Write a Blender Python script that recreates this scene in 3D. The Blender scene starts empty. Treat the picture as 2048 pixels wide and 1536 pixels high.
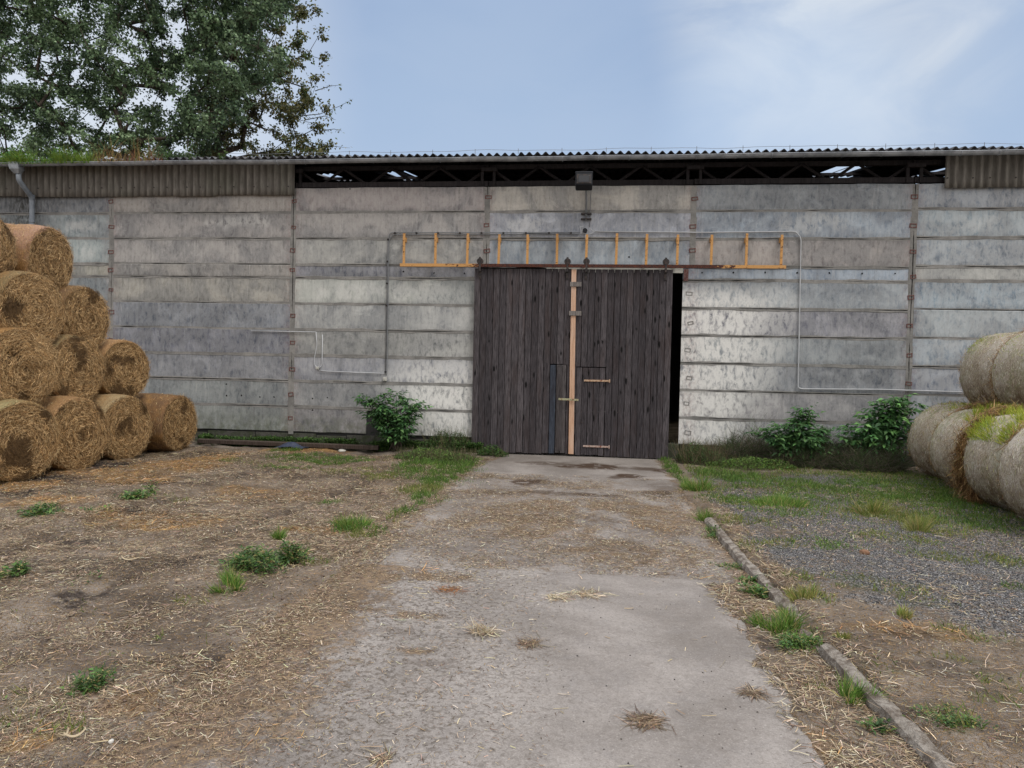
import bpy, bmesh, math, random
import numpy as np
from mathutils import Vector, Matrix
R = math.radians
sc = bpy.context.scene
col = sc.collection
rng = np.random.default_rng(7)
random.seed(7)

# ------------------------------------------------------------------ camera
F, YAW, PIT, ROLL, DIST, HC = 1450., .1152, .0278, .021, 16.19, 2.05
_cy, _sy, _cp, _sp = math.cos(YAW), math.sin(YAW), math.cos(PIT), math.sin(PIT)
fw = np.array([-_sy*_cp, _cy*_cp, -_sp]); rt = np.array([_cy, _sy, 0.]); up = np.cross(rt, fw)
_c, _s = math.cos(ROLL), math.sin(ROLL)
rt, up = _c*rt + _s*up, -_s*rt + _c*up
CAM = np.array([0., -DIST, HC])
cd = bpy.data.cameras.new('camera'); cam = bpy.data.objects.new('camera', cd); col.objects.link(cam)
cd.sensor_width = 36; cd.lens = 36*F/2048; cd.clip_end = 3000; cd.clip_start = .05
cam.matrix_world = Matrix(((rt[0], up[0], -fw[0], CAM[0]), (rt[1], up[1], -fw[1], CAM[1]), (rt[2], up[2], -fw[2], CAM[2]), (0, 0, 0, 1)))
sc.camera = cam
# a point of the photograph (2048 px wide) measured on the ground (G), on the wall plane (W) or on the plane x = const (X)
def ray(px, py): return fw + rt*(px-1024)/F - up*(py-768)/F
def G(px, py, z=0.): d = ray(px, py); return CAM + d*(z-HC)/d[2]
def W(px, py, y=0.): d = ray(px, py); return CAM + d*(y+DIST)/d[1]

# ------------------------------------------------------------------ sky, sun, exposure
SUN_EL, SUN_AZ = R(56), R(48)      # azimuth measured from the -y (camera) side towards +x
world = bpy.data.worlds.new('World'); sc.world = world; world.use_nodes = True
nt = world.node_tree; nt.nodes.clear()
def wn(t, **k):
    n = nt.nodes.new(t)
    for a, b in k.items(): setattr(n, a, b)
    return n
def wmath(op, a, b=None, clamp=False):
    n = wn('ShaderNodeMath', operation=op); n.use_clamp = clamp
    for i, v in enumerate((a, b)):
        if v is None: continue
        if isinstance(v, (int, float)): n.inputs[i].default_value = v
        else: nt.links.new(v, n.inputs[i])
    return n.outputs[0]
def wmix(f, a, b):
    n = wn('ShaderNodeMix', data_type='RGBA')
    for i, v in ((0, f), (6, a), (7, b)):
        if isinstance(v, (int, float)): n.inputs[i].default_value = v
        elif isinstance(v, tuple): n.inputs[i].default_value = (*v, 1)
        else: nt.links.new(v, n.inputs[i])
    return n.outputs[2]
sky = wn('ShaderNodeTexSky', sky_type='NISHITA'); sky.sun_disc = False; sky.sun_elevation = SUN_EL; sky.sun_rotation = math.pi - SUN_AZ
sky.air_density = 1.2; sky.dust_density = 3.0
tc = wn('ShaderNodeTexCoord'); sep = wn('ShaderNodeSeparateXYZ'); nt.links.new(tc.outputs['Generated'], sep.inputs[0])
mp = wn('ShaderNodeMapping'); mp.inputs['Scale'].default_value = (1, 1, 2.2); nt.links.new(tc.outputs['Generated'], mp.inputs[0])
n1 = wn('ShaderNodeTexNoise'); n1.inputs['Scale'].default_value = 1.7; n1.inputs['Detail'].default_value = 4; n1.inputs['Roughness'].default_value = .42; n1.inputs['Distortion'].default_value = .3
nt.links.new(mp.outputs[0], n1.inputs['Vector'])
cl = wn('ShaderNodeMapRange', interpolation_type='SMOOTHSTEP'); cl.inputs['From Min'].default_value = .36; cl.inputs['From Max'].default_value = .68
nt.links.new(n1.outputs[0], cl.inputs[0])
def patch(px, py, lo, hi):
    d = ray(px, py); d = d/np.linalg.norm(d)
    v = wn('ShaderNodeVectorMath', operation='DOT_PRODUCT'); v.inputs[1].default_value = tuple(d); nt.links.new(tc.outputs['Generated'], v.inputs[0])
    m = wn('ShaderNodeMapRange', interpolation_type='SMOOTHSTEP'); m.inputs['From Min'].default_value = lo; m.inputs['From Max'].default_value = hi
    nt.links.new(v.outputs['Value'], m.inputs[0]); return m.outputs[0]
CB = 7.2    # brightness of the cloud layer before the background strength
def cc(r, g, b): return tuple(((c/255)**2.2)*CB for c in (r, g, b))
cloud = wmix(cl.outputs[0], cc(140, 164, 202), cc(158, 180, 211))
low = wn('ShaderNodeMapRange', interpolation_type='SMOOTHSTEP'); low.inputs['From Min'].default_value = .5; low.inputs['From Max'].default_value = .22
nt.links.new(sep.outputs[2], low.inputs[0])
cloud = wmix(wmath('MULTIPLY', low.outputs[0], .55), cloud, cc(178, 199, 226))
n2 = wn('ShaderNodeTexNoise'); n2.inputs['Scale'].default_value = 4.6; n2.inputs['Detail'].default_value = 6; n2.inputs['Roughness'].default_value = .55; n2.inputs['Distortion'].default_value = .6; nt.links.new(mp.outputs[0], n2.inputs['Vector'])
ws = wn('ShaderNodeMapRange', interpolation_type='SMOOTHSTEP'); ws.inputs['From Min'].default_value = .34; ws.inputs['From Max'].default_value = .70; nt.links.new(n2.outputs[0], ws.inputs[0])
cloud = wmix(wmath('MULTIPLY', ws.outputs[0], .2), cloud, cc(180, 196, 220))
cloud = wmix(wmath('MULTIPLY', patch(1690, 0, .972, 1.0), wmath('ADD', .30, wmath('MULTIPLY', ws.outputs[0], .75)), True), cloud, cc(218, 225, 233))
cloud = wmix(wmath('MULTIPLY', patch(1560, 250, .985, .9995), .5), cloud, cc(190, 210, 236))
cloud = wmix(wmath('MULTIPLY', patch(60, 80, .93, .995), .75), cloud, cc(228, 233, 240))
# an overcast sky is brighter overhead than near the horizon
hi = wn('ShaderNodeMapRange', interpolation_type='SMOOTHSTEP'); hi.inputs['From Min'].default_value = .42; hi.inputs['From Max'].default_value = .85
nt.links.new(sep.outputs[2], hi.inputs[0])
cloud = wmix(hi.outputs[0], cloud, tuple(c*3.0 for c in cc(216, 219, 226)))
behind = wn('ShaderNodeMapRange', interpolation_type='SMOOTHSTEP'); behind.inputs['From Min'].default_value = .15; behind.inputs['From Max'].default_value = -.35
nt.links.new(sep.outputs[1], behind.inputs[0])
cloud = wmix(behind.outputs[0], cloud, tuple(c*1.45 for c in cc(218, 216, 214)))
full = wmix(.92, sky.outputs[0], cloud)
bg = wn('ShaderNodeBackground'); bg.inputs['Strength'].default_value = .125
out = wn('ShaderNodeOutputWorld'); nt.links.new(full, bg.inputs[0]); nt.links.new(bg.outputs[0], out.inputs[0])
sd = bpy.data.lights.new('sun', 'SUN'); sun = bpy.data.objects.new('sun', sd); col.objects.link(sun)
sd.energy = 1.5; sd.angle = R(18); sd.color = (1, .96, .90)
sdir = Vector((math.sin(SUN_AZ)*math.cos(SUN_EL), -math.cos(SUN_AZ)*math.cos(SUN_EL), math.sin(SUN_EL)))
sun.rotation_euler = sdir.to_track_quat('Z', 'Y').to_euler(); sun.location = (0, -20, 30)
vs = sc.view_settings; vs.view_transform = 'Standard'; vs.look = 'None'; vs.exposure = .22; vs.gamma = 1
sc.render.engine = 'CYCLES'; sc.cycles.use_denoising = True; sc.cycles.max_bounces = 5; sc.cycles.diffuse_bounces = 3
sc.cycles.glossy_bounces = 2; sc.cycles.transmission_bounces = 2; sc.cycles.transparent_max_bounces = 4

# ------------------------------------------------------------------ numpy noise
def _hash(ix, iy, seed):
    h = (ix.astype(np.int64)*374761393 + iy.astype(np.int64)*668265263 + seed*1442695041) & 0xffffffff
    h = ((h ^ (h >> 13))*1274126177) & 0xffffffff
    return ((h ^ (h >> 16)) & 0xffff)/65535.
def vnoise(x, y, seed=0):
    x = np.asarray(x, float); y = np.asarray(y, float) + 0*x
    ix, iy = np.floor(x), np.floor(y); fx, fy = x-ix, y-iy
    fx = fx*fx*(3-2*fx); fy = fy*fy*(3-2*fy)
    a, b, c, d = _hash(ix, iy, seed), _hash(ix+1, iy, seed), _hash(ix, iy+1, seed), _hash(ix+1, iy+1, seed)
    return (a*(1-fx)+b*fx)*(1-fy) + (c*(1-fx)+d*fx)*fy
def fbm(x, y, seed=0, octv=4, gain=.5):
    s, a, t = 0, 1., 0
    for k in range(octv):
        s = s + a*vnoise(np.asarray(x)*2**k, np.asarray(y)*2**k, seed+k*17); t += a; a *= gain
    return s/t
def sstep(a, b, x):
    t = np.clip((np.asarray(x, float)-a)/(b-a), 0, 1); return t*t*(3-2*t)

# ------------------------------------------------------------------ object helpers
def tag(o, label=None, cat=None, group=None, kind=None):
    if label: o['label'] = label
    if cat: o['category'] = cat
    if group: o['group'] = group
    if kind: o['kind'] = kind
    return o
def empty(name, loc=(0, 0, 0), rot=(0, 0, 0)):
    o = bpy.data.objects.new(name, None); o.location = loc; o.rotation_euler = rot; o.empty_display_size = .2
    col.objects.link(o); return o
def mesh(name, v, f, mat, parent=None, smooth=False, attrs=None, colr=None, uv=None):
    me = bpy.data.meshes.new(name)
    v = np.asarray(v, np.float32).reshape(-1, 3)
    if isinstance(f, np.ndarray) and f.ndim == 2:
        n, k = f.shape
        me.vertices.add(len(v)); me.vertices.foreach_set('co', v.ravel())
        me.loops.add(n*k); me.loops.foreach_set('vertex_index', f.astype(np.int32).ravel())
        me.polygons.add(n); me.polygons.foreach_set('loop_start', np.arange(0, n*k, k, dtype=np.int32))
        me.polygons.foreach_set('loop_total', np.full(n, k, np.int32)); me.update(calc_edges=True)
    else:
        me.from_pydata(v.tolist(), [], [tuple(int(i) for i in q) for q in f]); me.update()
    if smooth: me.polygons.foreach_set('use_smooth', np.ones(len(me.polygons), bool))
    for a, val in (attrs or {}).items():
        at = me.attributes.new(a, 'FLOAT', 'POINT'); at.data.foreach_set('value', np.asarray(val, np.float32).ravel())
    if colr is not None:
        at = me.attributes.new('Col', 'FLOAT_COLOR', 'POINT')
        c4 = np.ones((len(v), 4), np.float32); c4[:, :3] = colr; at.data.foreach_set('color', c4.ravel())
    if uv is not None:
        l = me.uv_layers.new(name='UVMap'); idx = np.zeros(len(me.loops), np.int32); me.loops.foreach_get('vertex_index', idx)
        l.data.foreach_set('uv', np.asarray(uv, np.float32)[idx].ravel())
    for m in (mat if isinstance(mat, (list, tuple)) else [mat]): me.materials.append(m)
    o = bpy.data.objects.new(name, me); col.objects.link(o)
    if parent: o.parent = parent
    return o
class MB:
    """collects boxes, tubes and sheets into one mesh"""
    def __init__(s): s.v = []; s.f = []; s.t = []
    def add(s, v, f, t=.5):
        n = len(s.v); s.v += [tuple(map(float, p)) for p in v]; s.f += [tuple(i+n for i in q) for q in f]; s.t += [t]*len(v)
    def box(s, a, b, t=.5, rot=None, bev=0.):
        (x0, y0, z0), (x1, y1, z1) = a, b
        if bev:
            bm = bmesh.new(); bmesh.ops.create_cube(bm, size=1)
            bmesh.ops.scale(bm, vec=(x1-x0, y1-y0, z1-z0), verts=bm.verts)
            bmesh.ops.bevel(bm, geom=bm.edges[:], offset=bev, segments=2, profile=.6, affect='EDGES')
            c = Vector(((x0+x1)/2, (y0+y1)/2, (z0+z1)/2)); bm.verts.index_update()
            v = [x.co.copy() for x in bm.verts]; f = [[q.index for q in p.verts] for p in bm.faces]; bm.free()
            if rot is not None: v = [rot @ p for p in v]
            s.add([p+c for p in v], f, t); return
        v = [Vector(p) for p in ((x0, y0, z0), (x1, y0, z0), (x1, y1, z0), (x0, y1, z0), (x0, y0, z1), (x1, y0, z1), (x1, y1, z1), (x0, y1, z1))]
        if rot is not None:
            c = Vector(((x0+x1)/2, (y0+y1)/2, (z0+z1)/2)); v = [c + rot @ (p-c) for p in v]
        s.add(v, [(0, 3, 2, 1), (4, 5, 6, 7), (0, 1, 5, 4), (1, 2, 6, 5), (2, 3, 7, 6), (3, 0, 4, 7)], t)
    def tube(s, pts, r, n=8, t=.5, cap=True):
        pts = [Vector(p) for p in pts]; rr = r if isinstance(r, (list, tuple)) else [r]*len(pts)
        v = []; f = []; prev = None
        for i, p in enumerate(pts):
            d = (pts[min(i+1, len(pts)-1)] - pts[max(i-1, 0)]).normalized()
            a = prev if prev is not None else (Vector((0, 0, 1)) if abs(d.z) < .9 else Vector((1, 0, 0)))
            a = (a - d*a.dot(d)).normalized(); prev = a; b = d.cross(a)
            for k in range(n):
                w = 2*math.pi*k/n; v.append(p + (a*math.cos(w)+b*math.sin(w))*rr[i])
            if i:
                for k in range(n): f.append(((i-1)*n+k, (i-1)*n+(k+1) % n, i*n+(k+1) % n, i*n+k))
        if cap: f.append(tuple(range(n))[::-1]); f.append(tuple((len(pts)-1)*n+k for k in range(n)))
        s.add(v, f, t)
    def build(s, name, mat, parent=None, smooth=False):
        return mesh(name, s.v, s.f, mat, parent, smooth, attrs={'tint': s.t})
def bend(pts, r=.05, n=4):
    """round the corners of a pipe path"""
    pts = [Vector(p) for p in pts]; o = [pts[0]]
    for i in range(1, len(pts)-1):
        a = (pts[i-1]-pts[i]); b = (pts[i+1]-pts[i]); k = min(r, a.length*.45, b.length*.45); a = pts[i]+a.normalized()*k; b = pts[i]+b.normalized()*k
        for j in range(n+1):
            t = j/n; o.append(a*(1-t)**2 + pts[i]*2*t*(1-t) + b*t*t)
    o.append(pts[-1]); return o
def nrm(a): return a/np.maximum(np.linalg.norm(a, axis=-1, keepdims=True), 1e-9)
def strands(P, Dv, L, Wd, curl=.12, upv=(0, 0, 1), taper=.6):
    """flat bent ribbons (straw stalks, grass blades): P base, Dv direction, L length, Wd width"""
    n = len(P); Dv = nrm(Dv); U = np.broadcast_to(np.asarray(upv, float), Dv.shape)
    S = nrm(np.cross(Dv, U) + rng.normal(0, .25, (n, 3))); Nn = nrm(np.cross(S, Dv))
    L = np.asarray(L).reshape(-1, 1); Wd = np.asarray(Wd).reshape(-1, 1); cu = rng.normal(0, curl, (n, 1)); cs = rng.normal(0, curl, (n, 1))
    v = np.zeros((n, 6, 3)); 
    for i, t in enumerate((0, .5, 1)):
        c = P + Dv*L*t + Nn*cu*L*t*t + S*cs*L*t*t; w = Wd*.5*(1, 1-.4*(1-taper), taper)[i]
        v[:, 2*i] = c - S*w; v[:, 2*i+1] = c + S*w
    b = (np.arange(n)*6)[:, None]
    f = np.concatenate([b+np.array([[0, 1, 3, 2]]), b+np.array([[2, 3, 5, 4]])])
    return v.reshape(-1, 3), f
def percol(base, n, rep, jit=.2, hue=.06):
    base = np.asarray(base, float)
    if base.ndim == 2: base = base[rng.integers(0, len(base), n)]
    c = base*np.exp(rng.normal(0, jit, (n, 1)))*(1+rng.normal(0, hue, (n, 3))); return np.repeat(np.clip(c, .003, 1), rep, axis=0)
def leaves(P, Dv, Nv, L, Wd, fold=.25, droop=.15):
    """pointed leaves of four triangles"""
    n = len(P); Dv = nrm(Dv); S = nrm(np.cross(Dv, Nv)); Nn = nrm(np.cross(S, Dv))
    L = np.asarray(L).reshape(-1, 1); Wd = np.asarray(Wd).reshape(-1, 1)
    v = np.zeros((n, 6, 3))
    v[:, 0] = P; v[:, 1] = P + Dv*L*.4 - S*Wd*.5 + Nn*fold*Wd*.5; v[:, 2] = P + Dv*L*.4 + S*Wd*.5 + Nn*fold*Wd*.5
    v[:, 3] = P + Dv*L - Nn*L*droop; v[:, 4] = P + Dv*L*.38; v[:, 5] = P + Dv*L*.75 - Nn*L*droop*.5
    b = (np.arange(n)*6)[:, None]
    tri = np.concatenate([b+np.array([[0, 4, 1]]), b+np.array([[1, 4, 3]]), b+np.array([[0, 2, 4]]), b+np.array([[4, 2, 3]])])
    return v.reshape(-1, 3), tri

# ------------------------------------------------------------------ material helpers
class M:
    def __init__(s, name, rough=.85, spec=.25):
        s.m = bpy.data.materials.new(name); s.m.use_nodes = True; s.nt = s.m.node_tree; s.nt.nodes.clear()
        s.o = s.n('ShaderNodeOutputMaterial'); s.b = s.n('ShaderNodeBsdfPrincipled'); s.l(s.b.outputs[0], s.o.inputs[0])
        s.b.inputs['Roughness'].default_value = rough; s.b.inputs['Specular IOR Level'].default_value = spec
        s.tc = s.n('ShaderNodeTexCoord'); s.obj = s.tc.outputs['Object']
    def n(s, t, **k):
        n = s.nt.nodes.new(t)
        for a, b in k.items(): setattr(n, a, b)
        return n
    def l(s, a, b): s.nt.links.new(a, b)
    def put(s, inp, v):
        if isinstance(v, (int, float)): inp.default_value = v
        elif isinstance(v, tuple): inp.default_value = (*v, 1) if len(inp.default_value) == 4 and len(v) == 3 else v
        else: s.l(v, inp)
    def math(s, op, a, b=0., clamp=False):
        n = s.n('ShaderNodeMath', operation=op); n.use_clamp = clamp; s.put(n.inputs[0], a); s.put(n.inputs[1], b); return n.outputs[0]
    def mix(s, f, a, b, mode='MIX'):
        n = s.n('ShaderNodeMix', data_type='RGBA', blend_type=mode); s.put(n.inputs[0], f); s.put(n.inputs[6], a); s.put(n.inputs[7], b); return n.outputs[2]
    def map(s, scale=(1, 1, 1), rot=(0, 0, 0), vec=None, loc=None):
        n = s.n('ShaderNodeMapping'); n.inputs['Scale'].default_value = scale; n.inputs['Rotation'].default_value = rot
        s.l(vec or s.obj, n.inputs[0])
        if loc is not None: s.put(n.inputs['Location'], loc)
        return n.outputs[0]
    def noise(s, scale, det=3, rough=.55, vec=None, dist=0.):
        n = s.n('ShaderNodeTexNoise'); n.inputs['Scale'].default_value = scale; n.inputs['Detail'].default_value = det
        n.inputs['Roughness'].default_value = rough; n.inputs['Distortion'].default_value = dist; s.l(vec or s.obj, n.inputs['Vector']); return n.outputs[0]
    def vor(s, scale, vec=None, feat='F1', out='Distance', rnd=1.):
        n = s.n('ShaderNodeTexVoronoi', feature=feat); n.inputs['Scale'].default_value = scale; n.inputs['Randomness'].default_value = rnd; s.l(vec or s.obj, n.inputs['Vector']); return n.outputs[out]
    def rng(s, v, a, b, c=0., d=1., smooth=True):
        n = s.n('ShaderNodeMapRange', interpolation_type='SMOOTHSTEP' if smooth else 'LINEAR'); s.put(n.inputs[0], v)
        for i, x in zip((1, 2, 3, 4), (a, b, c, d)): n.inputs[i].default_value = x
        return n.outputs[0]
    def attr(s, name, out='Fac'): n = s.n('ShaderNodeAttribute', attribute_name=name); return n.outputs[out]
    def objcol(s): return s.n('ShaderNodeObjectInfo').outputs['Color']
    def rand(s): return s.n('ShaderNodeObjectInfo').outputs['Random']
    def bump(s, h, strength=.4, dist=.01):
        n = s.n('ShaderNodeBump'); n.inputs['Strength'].default_value = strength; n.inputs['Distance'].default_value = dist; s.l(h, n.inputs['Height']); s.l(n.outputs[0], s.b.inputs['Normal'])
    def col(s, v): s.put(s.b.inputs['Base Color'], v)
def S(r, g, b): return tuple(((c/255)/12.92 if c/255 <= .04045 else (((c/255)+.055)/1.055)**2.4) for c in (r, g, b))
MAT = {}
# precast concrete panels
m = M('weathered_concrete', .9, .2)
pos = m.n('ShaderNodeNewGeometry').outputs['Position']
off = m.n('ShaderNodeVectorMath', operation='MULTIPLY_ADD'); m.l(pos, off.inputs[0]); off.inputs[1].default_value = (1, 1, 1)
rv = m.n('ShaderNodeCombineXYZ'); m.put(rv.inputs[0], m.math('MULTIPLY', m.rand(), 40.)); m.put(rv.inputs[2], m.math('MULTIPLY', m.rand(), 17.)); m.l(rv.outputs[0], off.inputs[2])
P_ = off.outputs[0]
base = m.objcol()
big = m.noise(.9, 5, .62, P_, .8); med = m.noise(4.5, 6, .72, P_, .3); streak = m.noise(3.0, 6, .65, m.map((5.5, 1, .55), vec=P_), .2)
fine = m.noise(38, 5, .75, P_); pit = m.vor(55, P_)
c = m.mix(m.rng(big, .40, .60), m.mix(1., base, (.60, .62, .66), 'MULTIPLY'), m.mix(1., base, (1.14, 1.13, 1.12), 'MULTIPLY'))
run = m.noise(2.2, 5, .6, m.map((4.2, 1, .28), vec=P_), .15); c = m.mix(m.math('MULTIPLY', m.rng(run, .54, .66), m.math('ADD', .15, m.math('MULTIPLY', m.attr('top'), .6))), c, m.mix(1., c, (.45, .46, .48), 'MULTIPLY'))
wp = m.noise(1.3, 6, .7, P_, 1.2); c = m.mix(m.math('MULTIPLY', m.rng(wp, .57, .66), .45), c, m.mix(1., base, (1.55, 1.55, 1.55), 'MULTIPLY'))
c = m.mix(m.math('MULTIPLY', m.rng(med, .5, .72), .28), c, m.mix(1., base, (1.45, 1.43, 1.4), 'MULTIPLY'))
c = m.mix(m.math('MULTIPLY', m.rng(med, .5, .3), .3), c, m.mix(1., base, (.6, .6, .62), 'MULTIPLY'))
c = m.mix(m.math('MULTIPLY', m.rng(streak, .5, .72), .38), c, S(92, 92, 94))
c = m.mix(m.math('MULTIPLY', m.rng(streak, .46, .30), .30), c, S(190, 188, 184))
sn = m.noise(3.2, 6, .7, m.map((1, 1, .8), vec=P_), .6); c = m.mix(m.math('MULTIPLY', m.attr('stain'), m.rng(sn, .34, .60), True), c, m.mix(1., base, (.38, .40, .44), 'MULTIPLY'))
lime = m.attr('lime'); ln = m.noise(6, 6, .7, m.map((1.6, 1, .8), vec=P_), .4)
c = m.mix(m.math('MULTIPLY', lime, m.rng(ln, .30, .55), True), c, S(222, 221, 218))
mid = m.noise(13, 5, .8, m.map((1.3, 1, .75), vec=P_), .3)
c = m.mix(m.math('MULTIPLY', m.rng(mid, .54, .66), .5), c, m.mix(1., c, (.55, .55, .56), 'MULTIPLY')); c = m.mix(m.math('MULTIPLY', m.rng(mid, .46, .34), .25), c, m.mix(1., c, (1.35, 1.34, 1.32), 'MULTIPLY'))
c = m.mix(m.math('MULTIPLY', m.rng(fine, .55, .8), .55), c, m.mix(1., c, (.5, .5, .52), 'MULTIPLY'))
c = m.mix(m.math('MULTIPLY', m.rng(fine, .42, .25), .35), c, S(205, 203, 200))
c = m.mix(m.math('MULTIPLY', m.rng(pit, .12, .03), m.rng(m.noise(5, 3, .6, P_), .5, .65)), c, S(60, 60, 60))
gr = m.attr('grime'); c = m.mix(m.math('MULTIPLY', gr, m.rng(m.noise(9, 6, .75, m.map((1.8, 1, .7), vec=P_), .3), .36, .62), True), c, S(62, 62, 60))
c = m.mix(m.math('MULTIPLY', m.attr('moss'), m.rng(m.noise(7, 5, .7, P_), .35, .65), True), c, S(82, 88, 58))
rust = m.attr('rust'); c = m.mix(m.math('MULTIPLY', rust, m.rng(m.noise(14, 4, .7, P_), .35, .7), True), c, S(138, 98, 92))
m.col(c); hh = m.math('ADD', m.math('MULTIPLY', fine, .5), m.math('ADD', med, m.math('MULTIPLY', m.rng(pit, .12, 0.), -.6)))
m.bump(hh, .3, .008); MAT['panel'] = m.m
# mortar
m = M('mortar', .95, .1)
f1 = m.noise(22, 5, .7); f2 = m.noise(2.4, 4, .6)
c = m.mix(m.rng(f2, .35, .65), S(118, 117, 115), S(144, 142, 139)); c = m.mix(m.math('MULTIPLY', m.rng(f1, .5, .75), .6), c, S(78, 77, 75))
m.col(c); m.bump(f1, .6, .015); MAT['mortar'] = m.m
m = M('painted_hole_shade', 1, 0); m.col((.012, .012, .012)); MAT['dark'] = m.m
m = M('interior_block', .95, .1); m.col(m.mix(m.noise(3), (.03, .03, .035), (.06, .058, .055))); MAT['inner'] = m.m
# plinth
m = M('mossy_plinth', .95, .1); f1 = m.noise(5, 5, .7); f2 = m.noise(30, 4, .7)
c = m.mix(m.rng(f1, .4, .6), S(88, 86, 82), S(70, 74, 60)); c = m.mix(m.math('MULTIPLY', m.rng(f2, .5, .75), .6), c, S(48, 46, 44)); m.col(c); m.bump(f2, .8, .02); MAT['plinth'] = m.m
# asbestos cement
m = M('fibre_cement_cladding', .9, .15); f1 = m.noise(3, 5, .65, m.map((4, 4, .8))); f2 = m.noise(45, 4, .7)
c = m.mix(m.rng(f1, .35, .68), S(108, 104, 99), S(136, 132, 126)); c = m.mix(m.math('MULTIPLY', m.rng(f2, .5, .8), .35), c, S(84, 80, 76)); 
c = m.mix(m.math('MULTIPLY', m.rng(m.noise(1.2, 3), .5, .7), .3), c, S(92, 96, 82)); c = m.mix(m.math('MULTIPLY', m.attr('ridge_shade'), .55), c, S(66, 62, 58)); m.col(c); m.bump(f2, .3, .004); MAT['cladding'] = m.m  # shade of the corrugations is mixed into the cladding colour
m = M('fibre_cement_roof', .92, .15); f1 = m.noise(2.2, 5, .65); f2 = m.noise(28, 4, .7)
c = m.mix(m.rng(f1, .35, .66), S(58, 58, 62), S(104, 104, 107)); c = m.mix(m.math('MULTIPLY', m.rng(f2, .5, .75), .6), c, S(46, 46, 44)); m.col(c); m.bump(f2, .5, .006); MAT['roof'] = m.m
# zinc
m = M('aged_zinc', .48, .5); f1 = m.noise(4, 5, .65, m.map((1, 1, 1))); m.b.inputs['Metallic'].default_value = .35
m.col(m.mix(m.rng(f1, .35, .65), S(118, 122, 128), S(158, 162, 168))); m.bump(m.noise(2.5, 2), .25, .02); MAT['zinc'] = m.m
m = M('grey_plastic_pipe', .45, .4); m.col(m.mix(m.rng(m.noise(6, 4, .6), .35, .7), S(112, 120, 130), S(136, 143, 152))); MAT['pvc'] = m.m
m = M('white_plastic', .5, .4); m.col(m.mix(m.noise(15), S(196, 196, 190), S(168, 166, 158))); MAT['white'] = m.m
m = M('galvanised_conduit', .5, .4); m.col(m.mix(m.noise(4, 4), S(150, 153, 157), S(198, 200, 203))); MAT['conduit'] = m.m
m = M('dark_conduit', .55, .4); m.col(m.mix(m.noise(4, 4), S(92, 94, 97), S(138, 141, 146))); MAT['dconduit'] = m.m
m = M('black_plastic', .6, .25); m.col(m.mix(m.noise(9), (.008, .009, .012), (.018, .02, .026))); MAT['black'] = m.m
m = M('lamp_glass', .12, .6); m.col((.02, .021, .025)); MAT['glass'] = m.m
m = M('black_iron', .6, .4); m.col(m.mix(m.rng(m.noise(20, 4), .4, .7), (.016, .015, .016), (.06, .04, .034))); MAT['iron'] = m.m
m = M('rusted_plate', .85, .25); m.col(m.mix(m.rng(m.noise(25, 4), .4, .65), S(96, 62, 60), S(122, 98, 94))); MAT['plate'] = m.m
# ochre painted rail
m = M('ochre_paint_on_steel', .65, .3); f1 = m.noise(9, 6, .75, m.map((1, 1, 2))); f2 = m.noise(40, 4, .7)
c = m.mix(m.rng(f2, .3, .7), S(184, 136, 82), S(198, 152, 96)); wear = m.math('ADD', m.math('MULTIPLY', m.attr('wear'), .38), f1)
c = m.mix(m.rng(wear, .60, .68), c, m.mix(m.rng(f2, .4, .6), S(92, 46, 30), S(38, 27, 26))); m.col(c); m.bump(f1, .3, .004); MAT['ochre'] = m.m
m = M('painted_strap_steel', .6, .35); f1 = m.noise(16, 5, .75); m.col(m.mix(m.rng(f1, .5, .62), m.objcol(), S(118, 62, 38))); MAT['strap'] = m.m
# wood
def wood(name, dark, light, red, knots=True, gs=1.):
    m = M(name, .8, .2); t = m.attr('tint'); vv = m.n('ShaderNodeCombineXYZ'); m.put(vv.inputs[0], m.math('MULTIPLY', t, 31.)); m.put(vv.inputs[2], m.math('MULTIPLY', t, 53.))
    P = m.map((1, 1, 1), loc=vv.outputs[0])
    grain = m.noise(5*gs, 6, .7, m.map((16, 16, .8), vec=P), .5); gr2 = m.noise(14*gs, 4, .6, m.map((22, 22, .7), vec=P)); wide = m.noise(1.4, 4, .6, m.map((4, 4, .7), vec=P))
    c = m.mix(m.rng(grain, .32, .68), dark, light); c = m.mix(m.math('MULTIPLY', m.rng(wide, .45, .7), .5), c, red)
    c = m.mix(m.math('MULTIPLY', m.rng(gr2, .56, .72), .6), c, tuple(x*.4 for x in dark))
    c = m.mix(1., c, m.mix(t, (.72, .72, .74), (1.3, 1.3, 1.3)), 'MULTIPLY')
    if knots:
        kv = m.vor(1.0, m.map((7.2, 7.2, 2.3), vec=P)); kn = m.math('MULTIPLY', m.rng(kv, .24, .10), m.rng(m.noise(1.9, 1, .5, P), .42, .47))
        c = m.mix(kn, c, tuple(x*.25 for x in dark))
    m.col(c); m.bump(grain, .45, .004); return m.m
MAT['board'] = wood('weathered_dark_boards', S(37, 34, 36), S(92, 87, 90), S(64, 53, 51))
MAT['patch'] = wood('grey_patch_board', S(44, 41, 43), S(98, 93, 93), S(66, 58, 56), False)
MAT['blueboard'] = wood('blue_stained_board', S(40, 42, 50), S(76, 84, 96), S(54, 52, 58), False)
MAT['roof_timber'] = wood('dark_timber', S(26, 24, 26), S(54, 50, 51), S(40, 36, 37), False, .6)  # very dark timber tone for trusses and purlins
MAT['greyblock'] = wood('grey_timber_block', S(84, 80, 78), S(134, 128, 124), S(96, 88, 84), False)
MAT['newwood'] = wood('fresh_softwood', S(176, 136, 110), S(206, 172, 146), S(204, 182, 168), False, .5)
MAT['oldbeam'] = wood('dark_old_beam', S(52, 44, 40), S(96, 84, 76), S(66, 54, 48), False)
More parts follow.
